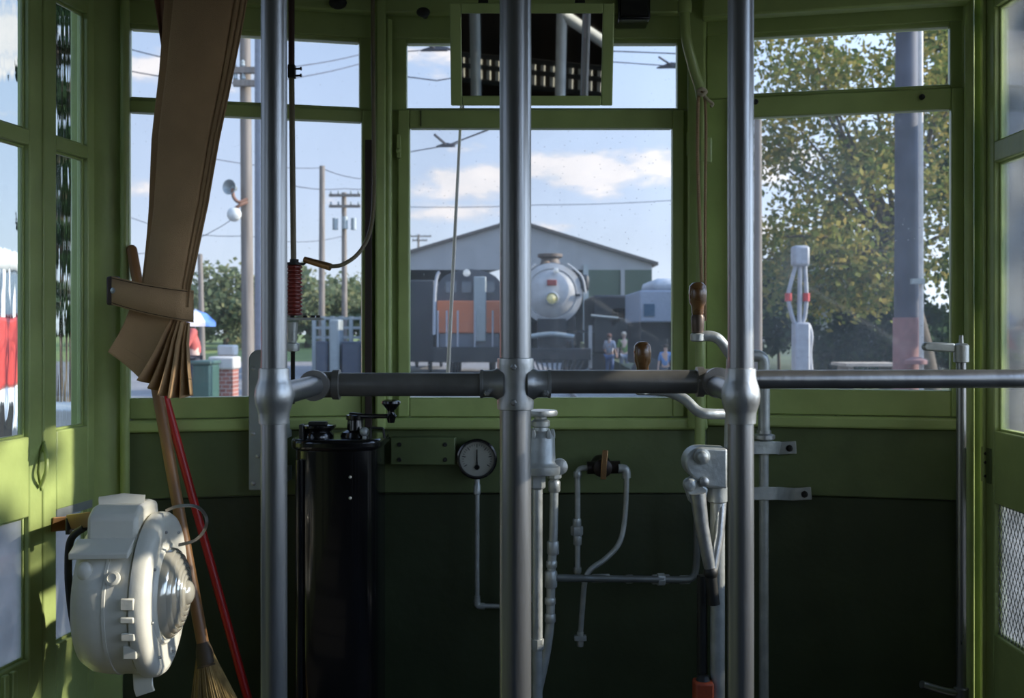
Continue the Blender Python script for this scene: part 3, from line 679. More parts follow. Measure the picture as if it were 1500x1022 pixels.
for k in range(nr):
    h0 = (z1_ - z0_) * k / nr; h1 = (z1_ - z0_) / nr
    prof += [(.017, h0), (.0225, h0 + h1 * .3), (.0225, h0 + h1 * .6), (.017, h0 + h1 * .92)]
p = P(431, 462, DR); mb = MB(); mb.lathe((p.x, p.y, z0_), (0, 0, 1), prof, 28); mb.build('insulator', REDC, wm, smooth=30)
mb = MB(); q = P(431, 386, DR); mb.lathe((p.x, p.y, q.z - .004), (0, 0, 1), [(.026, 0), (.026, .006), (.012, .008), (.012, .016)], 24)
mb.tube(bend([Vector((p.x, p.y, q.z)), P(447, 387, DR), P(449, 379, DR)], .008), .003, 8); mb.build('cap', DARK, wm)
mb = MB(); q = P(443, 468, DR); mb.box(q + Vector((.004, 0, .002)), (.105, .032, .007)); pl_ = mb.build('bracket_plate', SILV, wm, bevel=.002)
for px in (428, 447, 458, 466):
    mb = MB(); mb.lathe(P(px, 466, DR - .005), (0, 0, 1), [(.006, -.002), (.006, .008)], 6); mb.build('bolt', DARK, pl_)
mb = MB(); q = P(428, 472, DR); mb.lathe(q, (0, 0, -1), [(.016, 0), (.014, .025), (.012, .055), (.019, .058), (.021, .066), (.019, .078), (.008, .080)], 24); mb.build('lower_pin', SILV, wm)
mb = MB(); mb.cyl(P(429, 515, DR), P(429, 590, DR + .08), .006); mb.build('mount_rod', DARK, wm)
mb = MB(); mb.cyl(P(446, 380, DR), P(484, 391, DR - .02), .0085, .0105); fit = mb.build('hose_fitting', BRASS, wm)
mb = MB(); mb.tube(spline([P(482, 390, DR - .02), P(500, 388, DR - .02), P(522, 374, DR), P(538, 350, DR + .03), P(546, 315, DR + .08), P(548, 260, DR + .13), P(547, 150, DR + .15), P(546, 40, DR + .15), P(546, -20, DR + .14)], 8), .0058, 10); mb.build('air_hose', HOSE, wm)

# ---- controller
DK = 2.80
kx = (498 - HX) / F * DK; kz = EYE + (HY - 657) / F * (DK - .10)
kt = thing('controller', 'black enamelled drum controller with a knobbed handle on top', 'controller', (kx, DK, 0))
hx = .112
def dee(hw, dep, n=16):    # plan outline: flat back, rounded front
    pts = [(hw, .10), (-hw, .10)]
    for k in range(n + 1):
        a_ = math.pi + math.pi * k / n; c_, s_ = math.cos(a_), math.sin(a_)
        pts.append((hw * math.copysign(abs(c_) ** .55, c_), dep * -abs(s_) ** .55 if True else 0))
    return pts
mb = MB(); mb.prism([(kx + a_, DK + b_, 0.02) for a_, b_ in dee(hx, .10)], (0, 0, kz - .02)); mb.build('case', BLACK, kt, bevel=.008, seg=3)
mb = MB(); mb.prism([(kx + a_, DK + b_, kz - .006) for a_, b_ in dee(hx + .012, .112)], (0, 0, .030)); lid = mb.build('lid', BLACK, kt, bevel=.010, seg=4)
mb = MB(); mb.tube([(kx - .092, DK - .088, .08), (kx - .092, DK - .088, kz - .03)], .012, 14); mb.build('hinge_tube', BLACK, kt)
for dz in (-.075, -.13):
    mb = MB(); mb.ball((kx + .044, DK - .101, kz + dz), .0045, 10); mb.build('cover_screw', SILV, kt)
zt = kz + .024
mb = MB(); q = P(462, 640, DK - .03)
mb.lathe((q.x + .004, DK - .02, zt - .004), (0, 0, 1), [(.044, 0), (.044, .012), (.038, .02), (.050, .030), (.050, .036), (.03, .040)], 28); rv = mb.build('reverser_hub', BLACK, kt)
mb = MB(); mb.box((q.x - .032, DK - .05, zt + .016), (.012, .03, .040)); mb.box((q.x + .01, DK - .045, zt + .038), (.05, .022, .010)); mb.build('reverser_latch', DARK, rv, bevel=.003)
q = P(520, 640, DK - .02)
mb = MB(); mb.lathe((q.x, DK - .01, zt - .004), (0, 0, 1), [(.042, 0), (.038, .016), (.024, .022), (.022, .048), (.026, .050), (.026, .062), (.010, .066)], 28); hub = mb.build('handle_hub', BLACK, kt)
mb = MB(); mb.ball((q.x + .030, DK - .05, zt + .016), .013, 14); mb.cyl((q.x + .030, DK - .05, zt - .004), (q.x + .03, DK - .05, zt + .012), .006); mb.build('lid_knob', SILV, kt)
mb = MB(); mb.tube(bend([(q.x + .048, DK - .06, zt), (q.x + .048, DK - .06, zt + .028), (q.x + .082, DK - .06, zt + .026), (q.x + .085, DK - .06, zt)], .006), .0035, 8); mb.build('lid_handle', DARK, kt)
k1 = P(573, 612, DK - .05)
mb = MB(); mb.strip([(q.x - .015, DK - .012, zt + .060), (q.x + .03, DK - .02, zt + .056), (k1.x, k1.y, zt + .058)], .024, .012, (0, 0, 1)); arm = mb.build('handle_arm', BLACK, kt, bevel=.004)
mb = MB(); zb = zt + .052; zk = EYE + (HY - 585) / F * k1.y
hgt = zk - zb; mb.lathe((k1.x, k1.y, zb), (0, 0, 1), [(.009, -.012), (.012, 0), (.015, .12 * hgt), (.010, .28 * hgt), (.010, .42 * hgt), (.021, .68 * hgt), (.026, .80 * hgt), (.025, .92 * hgt), (.015, hgt)], 24); mb.build('handle_knob', BLACK, arm)

# ---- junction box
mb = MB(); a, b = P(572, 641, 2.95), P(667, 681, 2.95); mb.bx(a.x, b.x, 2.95, 3.0, b.z, a.z); jb = mb.build('junction_box', SHADEGREEN, None, bevel=.003)
tag(jb, 'flat dark green metal box between controller and air gauge', 'box')
for (px, py) in ((652, 651), (652, 673), (585, 651), (585, 673)):
    mb = MB(); mb.lathe(P(px, py, 2.951), (0, -1, 0), [(.007, 0), (.005, .005)], 8); mb.build('screw', DARK, jb)

# ---- air gauge with pipe
g = P(699, 671, 2.965); ag = thing('air_gauge', 'round air gauge with white dial and thin pipe below it', 'gauge', P(699, 887, 2.96))
mb = MB(); mb.lathe(g + Vector((0, .035, 0)), (0, -1, 0), [(.052, 0), (.056, .02), (.058, .045), (.058, .054), (.052, .056), (.049, .050)], 44); mb.build('case', BLACK, ag)
mb = MB(); mb.lathe(g + Vector((0, -.012, 0)), (0, -1, 0), [(.0495, 0), (.0495, .004)], 44); di = mb.build('dial', DIALW, ag)
INK = mat('dial_ink', (.03, .03, .03), .6)
mb = MB()
for k in range(25):
    an = R(-30 + 240 * k / 24); c_, s_ = math.cos(an), math.sin(an); l = .010 if k % 4 == 0 else .005
    p = g + Vector((c_ * .043, -.0165, s_ * .043)); mb.box(p - Vector((c_, 0, s_)) * l / 2, (l, .001, .0022 if k % 4 == 0 else .0012), Matrix.Rotation(-an, 3, 'Y'))
mb.build('scale', INK, di)
mb = MB(); mb.prism([g + Vector((-.0025, -.0175, -.028)), g + Vector((.0025, -.0175, -.028)), g + Vector((.0010, -.0175, .028)), g + Vector((-.0010, -.0175, .028))], (0, -.0012, 0)); mb.lathe(g + Vector((0, -.016, -.024)), (0, -1, 0), [(.008, 0), (.006, .004)], 16); mb.build('needle', BLACK, di)
mb = MB(); mb.lathe(g + Vector((0, -.022, 0)), (0, -1, 0), [(.0535, 0), (.0535, .002), (.0500, .002), (.0500, 0)], 44, cap=False); mb.build('bezel', mat('bezel_metal', (.12, .12, .12), .2, .8), ag)
mb = MB(); mb.tube(bend([P(699, 695, 2.96), P(699, 887, 2.96), P(775, 888, 2.96)], .018), .0068, 12); gpip = mb.build('gauge_pipe', SILV, ag)
mb = MB(); mb.lathe(P(699, 724, 2.96), (0, 0, 1), [(.008, 0), (.0105, .002), (.0105, .026), (.008, .030), (.008, .05)], 8); mb.build('pipe_nut', SILV, gpip)
mb = MB(); mb.lathe(P(699, 880, 2.96), (0, 0, 1), [(.009, 0), (.009, .015)], 12); mb.tube(bend([P(699, 878, 2.96), P(699, 887, 2.96), P(710, 887.5, 2.96)], .012), .0098, 12); mb.build('pipe_elbow', SILV, gpip)

# ---- brake valve with its pipes
DV = 2.62
bv = thing('brake_valve', 'silver air brake valve half hidden behind the thick center stanchion', 'valve', P(795, 690, DV))
bp = P(792, 690, DV); x0_, z0_ = bp.x, bp.z
mb = MB(); mb.lathe((x0_, DV, z0_), (0, 0, 1), [(.050, -.006), (.052, 0), (.052, .014), (.044, .018), (.038, .026), (.036, .085), (.030, .096), (.020, .104)], 32); body = mb.build('valve_body', SILV, bv)
mb = MB(); mb.lathe((x0_, DV, z0_ + .100), (0, 0, 1), [(.020, 0), (.018, .012), (.024, .016), (.024, .028), (.016, .034), (.016, .040), (.042, .043), (.044, .049), (.042, .056), (.02, .058)], 32); mb.build('valve_cap', SILV, bv)
for an in (0, 50, 130, 230, 310):
    mb = MB(); mb.lathe((x0_ + .030 * math.cos(R(an)), DV + .030 * math.sin(R(an)) - .004, z0_ + .086), (0, 0, 1), [(.007, 0), (.007, .012), (.004, .022)], 6); mb.build('cap_stud', SILV, body)
q = P(820, 683, DV); mb = MB(); mb.cyl((x0_ + .04, DV, q.z), (q.x, DV - .01, q.z), .013); mb.lathe((q.x, DV + .012, q.z), (0, -1, 0), [(.020, 0), (.020, .024), (.012, .028)], 20); mb.build('side_port', SILV, bv)
mb = MB(); q = P(787, 700, DV); mb.cyl((q.x, DV, z0_ - .03), (q.x, DV, .02), .0135); mb.lathe((q.x, DV, z0_ - .045), (0, 0, 1), [(.017, 0), (.021, .004), (.021, .035), (.017, .04)], 6); sp_ = mb.build('main_pipe', SILV, bv)
mb = MB(); q = P(787, 950, DV); mb.lathe((q.x, DV, q.z), (0, 0, 1), [(.017, 0), (.017, .026)], 8); mb.build('pipe_coupling', SILV, sp_)
DQ = 2.70
mb = MB(); mb.tube(bend([P(812, 690, DQ), P(811, 780, DQ), P(807, 845, DQ), P(806, 920, DQ), P(799, 965, DQ), P(786, 1022, DQ), P(770, 1100, DQ)], .05), .0115, 14); ap = mb.build('supply_pipe', SILV, bv)
for (px, py, r_, h_) in ((812, 712, .016, .03), (812, 694, .019, .025), (810, 802, .016, .036), (808, 826, .0145, .02), (807, 848, .0165, .045), (806, 880, .0145, .02), (806, 905, .0145, .024)):
    mb = MB(); q = P(px, py, DQ); mb.lathe(q + Vector((0, 0, -h_ / 2)), (0, 0, 1), [(r_ * .85, 0), (r_, .003), (r_, h_ - .003), (r_ * .85, h_)], 8); mb.build('pipe_coupling', SILV, ap)
DW = 2.90
mb = MB(); mb.tube(bend([P(812, 846, DQ), P(860, 847, DQ + .1), P(1018, 849, DW - .05), P(1021, 815, DW - .05), P(1021, 715, DW - .05)], .03), .0100, 12)
hp = mb.build('cross_pipe', mat('dull_pipe', (.14, .15, .14), .45, .4), bv)
for (px, py, r_, h_, dd) in ((880, 847, .012, .05, 2.81), (922, 848, .012, .02, 2.83), (968, 848.5, .0175, .022, 2.84), (968, 848.5, .0135, .05, 2.84), (1003, 849, .0125, .03, 2.85)):
    mb = MB(); q = P(px, py, dd); mb.lathe(q - Vector((h_ / 2, 0, 0)), (1, .1, 0), [(r_ * .85, 0), (r_, .002), (r_, h_ - .002), (r_ * .85, h_)], 8); mb.build('pipe_coupling', SILV, hp)

# ---- shut-off cock with two bent pipes
ck = thing('shutoff_valve', 'dark wall valve with brass lever and two thin bent pipes', 'valve', P(882, 940, DW))
mb = MB(); q = P(882, 684, DW); mb.cyl(P(860, 685, DW), P(908, 684, DW), .018, seg=18); mb.lathe(q + Vector((0, .05, 0)), (0, -1, 0), [(.030, 0), (.030, .04), (.026, .05), (.026, .075), (.018, .08)], 24); mb.build('valve_body', mat('cock_iron', (.03, .022, .018), .45, .5), ck)
mb = MB(); mb.strip([q + Vector((0, -.034, -.03)), q + Vector((.002, -.036, .01)), q + Vector((.006, -.034, .052))], .016, .007, (0, -1, 0)); mb.build('lever', BRASS, ck, bevel=.002)
mb = MB(); mb.tube(bend([P(862, 685, DW), P(846, 686, DW), P(846, 846, DW)], .018), .0080, 12); lp = mb.build('left_pipe', SILV, ck)
for (px, py, r_, h_) in ((845, 777, .0175, .026), (845, 765, .012, .022), (846, 790, .012, .03), (846, 835, .011, .018), (846, 695, .0115, .018)):
    mb = MB(); z_ = P(px, py, DW); mb.lathe(z_ - Vector((0, 0, h_ / 2)), (0, 0, 1), [(r_ * .9, 0), (r_, .003), (r_, h_ - .003), (r_ * .9, h_)], 6 if r_ > .015 else 12); mb.build('pipe_union', SILV, lp)
mb = MB(); mb.tube(spline([P(908, 684, DW - .02), P(916, 688, DW - .02), P(918, 700, DW - .02), P(915, 760, DW - .02), P(907, 795, DW - .03), P(887, 818, DW - .04), P(866, 833, DW - .05), P(857, 850, DW - .05), P(853, 890, DW - .04), P(850, 930, DW - .03)], 6), .0076, 12); rp = mb.build('right_pipe', SILV, ck)
mb = MB(); mb.tube(bend([P(906, 686, DW - .02), P(917, 686, DW - .02), P(918, 700, DW - .02)], .014), .0125, 12); mb.build('pipe_elbow', SILV, rp)
mb = MB(); z_ = P(850, 934, DW - .03); mb.box(z_, (.034, .02, .014)); mb.cyl(z_ + Vector((0, 0, -.024)), z_ + Vector((0, 0, .018)), .010, seg=8); mb.build('end_fitting', SILV, rp, bevel=.002)

# ---- hand brake: housing, linkage, cranks
DH = 2.42
hb = thing('hand_brake', 'grey cast hand brake housing with forked linkage behind the right stanchion', 'brake', P(1055, 1190, DH))
def Q(px, py): return P(px, py, DH)
mb = MB(); pts = [Q(1066, 657), Q(1030, 655)] + [Q(1028 + 24 * math.cos(R(a_)), 679 - 24 * math.sin(R(a_))) for a_ in range(100, 250, 15)] + [Q(1018, 702), Q(1035, 714), Q(1066, 716)]
mb.prism(pts, (0, .07, 0)); mb.build('housing', SILV, hb, bevel=.006, seg=3)
mb = MB(); mb.lathe(Q(1028, 668) + Vector((0, .0, 0)), (0, -1, 0), [(.019, -.01), (.019, .006), (.013, .008), (.012, .020), (.006, .024)], 20); mb.build('pivot_bolt', SILV, hb)
mb = MB(); mb.lathe(Q(1031, 705), (0, -1, 0), [(.012, -.01), (.011, .010), (.005, .013)], 16); mb.build('pivot_bolt', CAST, hb)
mb = MB(); c_ = Q(1011, 710); mb.lathe(c_ + Vector((0, .02, 0)), (0, -1, 0), [(.014, 0), (.016, .006), (.016, .022), (.009, .028)], 18)
mb.prism([Q(1003, 712), Q(1014, 698), Q(1038, 716), Q(1034, 734), Q(1012, 738)], (0, .035, 0)); mb.build('crank_ear', SILV, hb, bevel=.005)
mb = MB(); mb.tube([Q(1022, 722), Q(1028, 770), Q(1040, 832)], .019, 16, .014); mb.build('link_rod', CAST, hb)
mb = MB(); mb.tube([Q(1062, 735) + Vector((0, .04, 0)), Q(1056, 785) + Vector((0, .02, 0)), Q(1044, 836)], .013, 14, .012); mb.build('link_rod', CAST, hb)
mb = MB(); mb.ball(Q(1041, 838), .018, 14); mb.tube([Q(1041, 838), Q(1043, 860), Q(1046, 885)], .014, 12); mb.build('clevis', DARK, hb)
mb = MB(); mb.cyl(Q(1056, 716) + Vector((0, .04, 0)), Vector((Q(1056, 716).x, DH + .04, 0)), .0175, seg=20); st_ = mb.build('column', SILV, hb)
mb = MB(); q = Q(1056, 727) + Vector((0, .04, 0)); mb.lathe(q - Vector((0, 0, .02)), (0, 0, 1), [(.020, 0), (.024, .003), (.024, .036), (.020, .04)], 20); mb.build('collar', SILV, st_)
mb = MB(); mb.cyl(Q(1034, 850) + Vector((0, .05, 0)), Vector((Q(1034, 0).x, DH + .05, 0)), .012, seg=14); mb.build('pull_rod', DARK, hb)
mb = MB(); mb.cyl(Q(1075, 660) + Vector((0, .03, 0)), P(1075, 500, DH + .03), .017, seg=18); spn = mb.build('spindle', SILV, hb)
def knob(px, ytop, ybot, ymid, D, name, label, arm_pts, ar):
    k = thing(name, label, 'crank', P(px, ybot, D), 'wooden-knobbed cranks'); h = (ybot - ytop) / F * D; b_ = P(px, ybot, D); f0 = 1 - (ymid - ytop) / (ybot - ytop)
    mb = MB(); mb.lathe(b_, (0, 0, 1), [(.0125, f0 * h), (.0145, (f0 + .06) * h), (.0150, (f0 + .18) * h), (.0200, (f0 + .40 * (1 - f0)) * h), (.0212, (f0 + .70 * (1 - f0)) * h), (.0195, (f0 + .88 * (1 - f0)) * h), (.0125, .985 * h), (.004, h)], 28); mb.build('wooden_knob', KNOBW, k)
    mb = MB(); mb.lathe(b_, (0, 0, 1), [(.012, 0), (.014, .002), (.0150, .45 * f0 * h), (.0160, .9 * f0 * h), (.0130, f0 * h + .002)], 24); mb.build('ferrule', mat('ferrule_iron', (.10, .07, .05), .4, .5), k)
    mb = MB(); mb.tube(spline(arm_pts, 6), ar, 16); a_ = mb.build('crank_arm', SILV, k)
    mb = MB(); mb.lathe(b_ - Vector((0, 0, .020)), (0, 0, 1), [(.012, 0), (.017, .003), (.017, .018), (.012, .021)], 20); mb.build('arm_boss', SILV, a_)
    return k
knob(1022, 413, 488, 462, DH, 'hand_crank', 'tall crank with a brown wooden knob, in front of the right-hand window post',
     [P(1022, 493, DH), P(1040, 492, DH), P(1053, 497, DH), P(1064, 511, DH + .01), P(1075, 528, DH + .03)], .0125)
knob(941, 500, 566, 548, DH + .02, 'hand_crank', 'short crank with a dark wooden knob standing just above the crossbar',
     [P(941, 571, DH + .02), P(975, 573, DH + .02), P(1002, 584, DH + .01), P(1022, 602, DH), P(1040, 606, DH), P(1075, 606, DH + .03)], .0125)
mb = MB(); q = P(1030, 1008, 2.45); mb.box(q + Vector((0, 0, -.04)), (.045, .05, .12)); ob = mb.build('oil_can', mat('rust_orange', (.32, .05, .015), .6, var=.4, scale=40), None, bevel=.006)
ob.name = 'red_canister'; tag(ob, 'small rusty red canister strapped low beside the hand brake column', 'canister')
mb = MB(); mb.lathe(q + Vector((0, 0, .018)), (0, 0, 1), [(.018, 0), (.014, .012), (.008, .016)], 14); mb.build('cap', DARK, ob)
mb = MB(); mb.bx(q.x - .01, q.x + .01, q.y, q.y + .04, 0, q.z - .10); mb.build('support', DARK, ob)

# ---- brake staff to the right of the right stanchion
DS = 2.82
bs = thing('brake_staff', 'grey vertical brake staff clamped to the wall under the right window', 'rod', P(1118, 1180, DS))
mb = MB(); mb.tube(bend([P(1085, 521, DS), P(1119, 521, DS), P(1119, 632, DS)], .022), .0165, 16); mb.build('upper_staff', SILV, bs)
mb = MB(); mb.cyl(P(1119, 632, DS), Vector((P(1119, 0, DS).x, DS, .0)), .0130, seg=18); mb.build('lower_staff', SILV, bs)
mb = MB(); q = P(1119, 642, DS); mb.lathe(q, (0, 0, 1), [(.024, -.004), (.030, 0), (.030, .010), (.020, .014), (.020, .022)], 24); mb.build('collar', CAST, bs)
def wall_bracket(px1, pya, pyb, name):
    a_ = P(1100, (pya + pyb) / 2, DS - .018); w_ = PRF.at(px1 - 8, (pya + pyb) / 2, -.010); h_ = (pyb - pya) / F * DS
    mb = MB(); mb.strip([P(1100, (pya + pyb) / 2, DS - .016), P(1132, (pya + pyb) / 2, DS - .016), P(1140, (pya + pyb) / 2, DS), PRF.at(px1 - 26, (pya + pyb) / 2, -.014), PRF.at(px1, (pya + pyb) / 2 - 1, -.009)], h_, .008, (0, 1, 0))
    o_ = mb.build('wall_bracket', SILV, bs, bevel=.0015)
    mb = MB(); mb.lathe(PRF.at(px1 - 10, (pya + pyb) / 2, -.010), -PRF.n, [(.010, 0), (.010, .006), (.005, .012)], 8); mb.build('bracket_bolt', DARK, o_)
wall_bracket(1166, 646, 665, 'a'); wall_bracket(1188, 713, 732, 'b')

# ---- door control rod at the right corner
DD = 2.70
dr = thing('door_control_rod', 'tall thin steel rod with a lever on top beside the right door', 'rod', P(1407, 1180, DD))
qx = P(1408, 0, DD).x
mb = MB(); mb.cyl((qx, DD, .02), P(1408, 525, DD), .0125, seg=18); mb.build('rod', STEEL, dr)
mb = MB(); mb.lathe(P(1408, 531, DD), (0, 0, 1), [(.014, 0), (.0195, .002), (.0195, .046), (.014, .050), (.006, .052), (.005, .072)], 24); mb.build('lever_head', SILV, dr)
mb = MB(); mb.prism([P(1400, 502, DD - .008), P(1400, 516, DD - .008), P(1356, 514, DD - .006), P(1352, 508, DD - .006), P(1356, 501, DD - .006)], (0, .020, 0)); mb.build('lever', SILV, dr, bevel=.005)
mb = MB(); mb.tube(spline([P(1404, 1014, DD), P(1385, 1012, DD - .01), P(1350, 1002, DD - .03)], 5), .010, 12); mb.build('foot_lever', STEEL, dr)
mb = MB(); mb.lathe(P(1408, 1024, DD), (0, 0, 1), [(.014, 0), (.019, .004), (.019, .03), (.014, .034)], 20); mb.build('lower_collar', STEEL, dr)

# ---- green conduit and bell cord on the right post
cn = thing('conduit', 'green painted conduit running down the post right of the mirror', 'conduit', P(1025, 655, 2.92))
mb = MB(); mb.tube(spline([P(1003, -40, 2.90), P(1003, 20, 2.90), P(1006, 60, 2.90), P(1016, 100, 2.92), P(1026, 135, 2.93), P(1028, 180, 2.935), P(1027, 400, 2.935), P(1025, 655, 2.935)], 8), .0150, 14); mb.build('pipe', GREEN, cn)
mb = MB(); q = P(1003, 14, 2.90); mb.lathe(q, (0, 0, 1), [(.018, -.01), (.020, 0), (.020, .02), (.017, .026)], 16); mb.build('pipe_coupling', GREEN, cn)
mb = MB(); mb.box(P(1033, 220, 2.93), (.038, .02, .075)); mb.build('saddle_clip', GREEN, cn, bevel=.006)
bc = thing('bell_cord', 'doubled brown cord knotted at the top, hanging down the right post', 'cord', P(1028, 440, 2.90))
mb = MB(); mb.tube(spline([P(1028, 133, 2.895), P(1023, 145, 2.89), P(1022, 180, 2.885), P(1022, 240, 2.89), P(1025, 330, 2.895), P(1028, 415, 2.895), P(1029, 470, 2.90)], 8), .0048, 8); mb.build('strand', ROPE, bc)
mb = MB(); mb.tube(spline([P(1030, 133, 2.895), P(1033, 150, 2.89), P(1034, 200, 2.895), P(1033, 300, 2.90), P(1033, 470, 2.90)], 8), .0042, 8); mb.build('strand', ROPE, bc)
mb = MB(); mb.tube(spline([P(1022, 134, 2.89), P(1028, 130, 2.88), P(1034, 134, 2.89), P(1029, 139, 2.88), P(1023, 136, 2.885)], 6), .0055, 8); mb.tube(spline([P(1030, 138, 2.885), P(1037, 146, 2.88), P(1044, 152, 2.885), P(1041, 156, 2.885)], 5), .0045, 8); mb.build('knot', mat('pale_rope', (.45, .38, .26), .9), bc)

# ---- mirror
DM = 2.60; mc = P(779, 80.5, DM); TL = R(13)
MRot = Matrix.Rotation(TL, 3, 'X')
def MP(x, n, z): return mc + MRot @ Vector((x, n, z))
mw, mh = 238 / F * DM / 2, 142 / F * DM / 2 * 1.02; iw, ih = 205 / F * DM / 2, 114 / F * DM / 2 * 1.02
mi = thing('mirror', 'rectangular rear-view mirror in a green frame above the center window', 'mirror', MP(0, 0, -mh))
mb = MB()
for (xa, xb, za, zb) in ((-mw, -iw, -mh, mh), (iw, mw, -mh, mh), (-iw, iw, ih, mh), (-iw, iw, -mh, -ih)): mb.hexa([MP(xa, -.012, za), MP(xb, -.012, za), MP(xb, .012, za), MP(xa, .012, za), MP(xa, -.012, zb), MP(xb, -.012, zb), MP(xb, .012, zb), MP(xa, .012, zb)])
mb.build('frame', GREEN, mi, bevel=.003)
mb = MB(); mb.hexa([MP(-iw, -.004, -ih), MP(iw, -.004, -ih), MP(iw, .006, -ih), MP(-iw, .006, -ih), MP(-iw, -.004, ih), MP(iw, -.004, ih), MP(iw, .006, ih), MP(-iw, .006, ih)]); mb.build('mirror_glass', MIRROR, mi, 0)
mb = MB(); mb.hexa([MP(-mw * .97, .007, -mh * .95), MP(mw * .97, .007, -mh * .95), MP(mw * .97, .014, -mh * .95), MP(-mw * .97, .014, -mh * .95), MP(-mw * .97, .007, mh * .95), MP(mw * .97, .007, mh * .95), MP(mw * .97, .014, mh * .95), MP(-mw * .97, .014, mh * .95)]); mb.build('backboard', SHADEGREEN, mi)
for sx in (-.6, .6):
    mb = MB(); mb.strip([MP(sx * mw, .014, mh * .8), MP(sx * mw, .05, mh + .01), Vector((MP(sx * mw, 0, 0).x, 2.99, MP(0, 0, mh).z + .03))], .025, .005, (0, 0, 1)); mb.build('hanger', DARK, mi)

# ---- black box and knobs under the ceiling
mb = MB(); a, b = P(905, -60, 2.90), P(953, 28, 2.90); mb.bx(a.x, b.x, 2.90, 2.995, b.z, a.z); o = mb.build('relay_box', BLACK, None, bevel=.005); tag(o, 'black box under the ceiling beside the mirror', 'box')
mb = MB(); mb.bx(a.x + .01, b.x - .01, 2.895, 2.90, b.z + .01, b.z + .1); mb.build('cover', DARK, o)
for (px, py, r_, lb) in ((495, 4, .026, 'dark round knob on the cornice above the left front window'), (620, 18, .020, 'small dark knob on the cornice left of the mirror')):
    o = thing('cornice_knob', lb, 'knob', P(px, py + 8, 2.93), 'knobs on the cornice')
    mb = MB(); q = P(px, py, 2.92); mb.ball(q, r_, 16, (1, .8, .7)); mb.build('ball', DARK, o); mb = MB(); mb.cyl(q, q + Vector((0, .07, .01)), r_ * .4); mb.build('stem', DARK, o)

# ---- wiper arm outside the windscreen
wa = thing('wiper_arm', 'thin pale wiper rod slanting across the outside of the center window', 'wiper', P(655, 580, 3.06))
mb = MB(); mb.cyl(P(676, 150, 3.07), P(655.5, 560, 3.07), .0042, .006, 10); mb.build('rod', mat('pale_rod', (.55, .48, .36), .5), wa)
mb = MB(); mb.lathe(P(655, 572, 3.07), (0, 0, 1), [(.012, 0), (.012, .03), (.007, .034)], 14); mb.cyl(P(655, 572, 3.07), P(655, 572, 3.03), .006); mb.build('pivot', DARK, wa)
mb = MB(); mb.box(P(677, 140, 3.075), (.012, .012, .10)); mb.build('blade', RUBBER, wa)

# ---- inside the saloon behind the camera (seen in the mirror)
for (px, lb) in ((697, 'green-grey saloon stanchion reflected near the left edge of the mirror'), (821, 'pale saloon stanchion reflected in the right half of the mirror')):
    xx = (px - HX) / F * 5.6; s_ = thing('saloon_stanchion', lb, 'pole', (xx, -.4, 0), 'saloon stanchions')
    mb = MB(); mb.cyl((xx, -.4, 0), (xx, -.4, CEIL + .06), .028); mb.build('pole', mat('white_pole', (.62, .62, .58), .4) if px > 800 else GREYP, s_)
    mb = MB(); mb.lathe((xx, -.4, 0), (0, 0, 1), [(.06, 0), (.055, .012), (.034, .02), (.03, .05)], 20); mb.build('floor_flange', CAST, s_)
s_ = bpy.data.objects['saloon_stanchion.001']
mb = MB(); mb.cyl((.275, -.4, 1.49), (1.284, -.4, .83), .03); mb.build('diagonal_brace', mat('white_pole', (.62, .62, .58), .4), s_)
SLAT = mat('slat_cream', (.42, .40, .33), .5)
for i, (xa_, ya_, xb_, yb_, zt_, lb) in enumerate(((-.42, -1.75, .70, -1.20, 1.04, 'slatted bench reflected as the upper row of ticks in the mirror'), (-.42, -1.12, .60, -.62, .78, 'slatted bench reflected as the lower row of ticks in the mirror'))):
    a_, b_ = Vector((xa_, ya_, 0)), Vector((xb_, yb_, 0)); d_ = (b_ - a_).normalized(); n_ = Vector((-d_.y, d_.x, 0)); ro = math.atan2(d_.y, d_.x); M_ = Matrix.Rotation(ro, 3, 'Z'); L_ = (b_ - a_).length; c_ = (a_ + b_) / 2
    be = thing('slatted_bench', lb, 'bench', c_, 'saloon benches')
    for k in range(19):
        mb = MB(); q = a_ + d_ * L_ * (k + .5) / 19; mb.box((q.x, q.y, zt_ - .09), (.026, .014, .18), M_); mb.build('slat', SLAT, be)
    for zz in (-.005, -.075, -.17):
        mb = MB(); q = c_ + n_ * .012; mb.box((q.x, q.y, zt_ + zz), (L_, .012, .032), M_); mb.build('rail', DARK, be)
    mb = MB(); q = c_ - n_ * .2; mb.box((q.x, q.y, .45), (L_, .38, .04), M_); mb.build('seat', SALOON, be)
    for k in (.02, .98):
        mb = MB(); q = a_ + d_ * L_ * k - n_ * .03; mb.box((q.x, q.y, zt_ / 2), (.04, .03, zt_), M_); mb.build('leg', DARK, be)

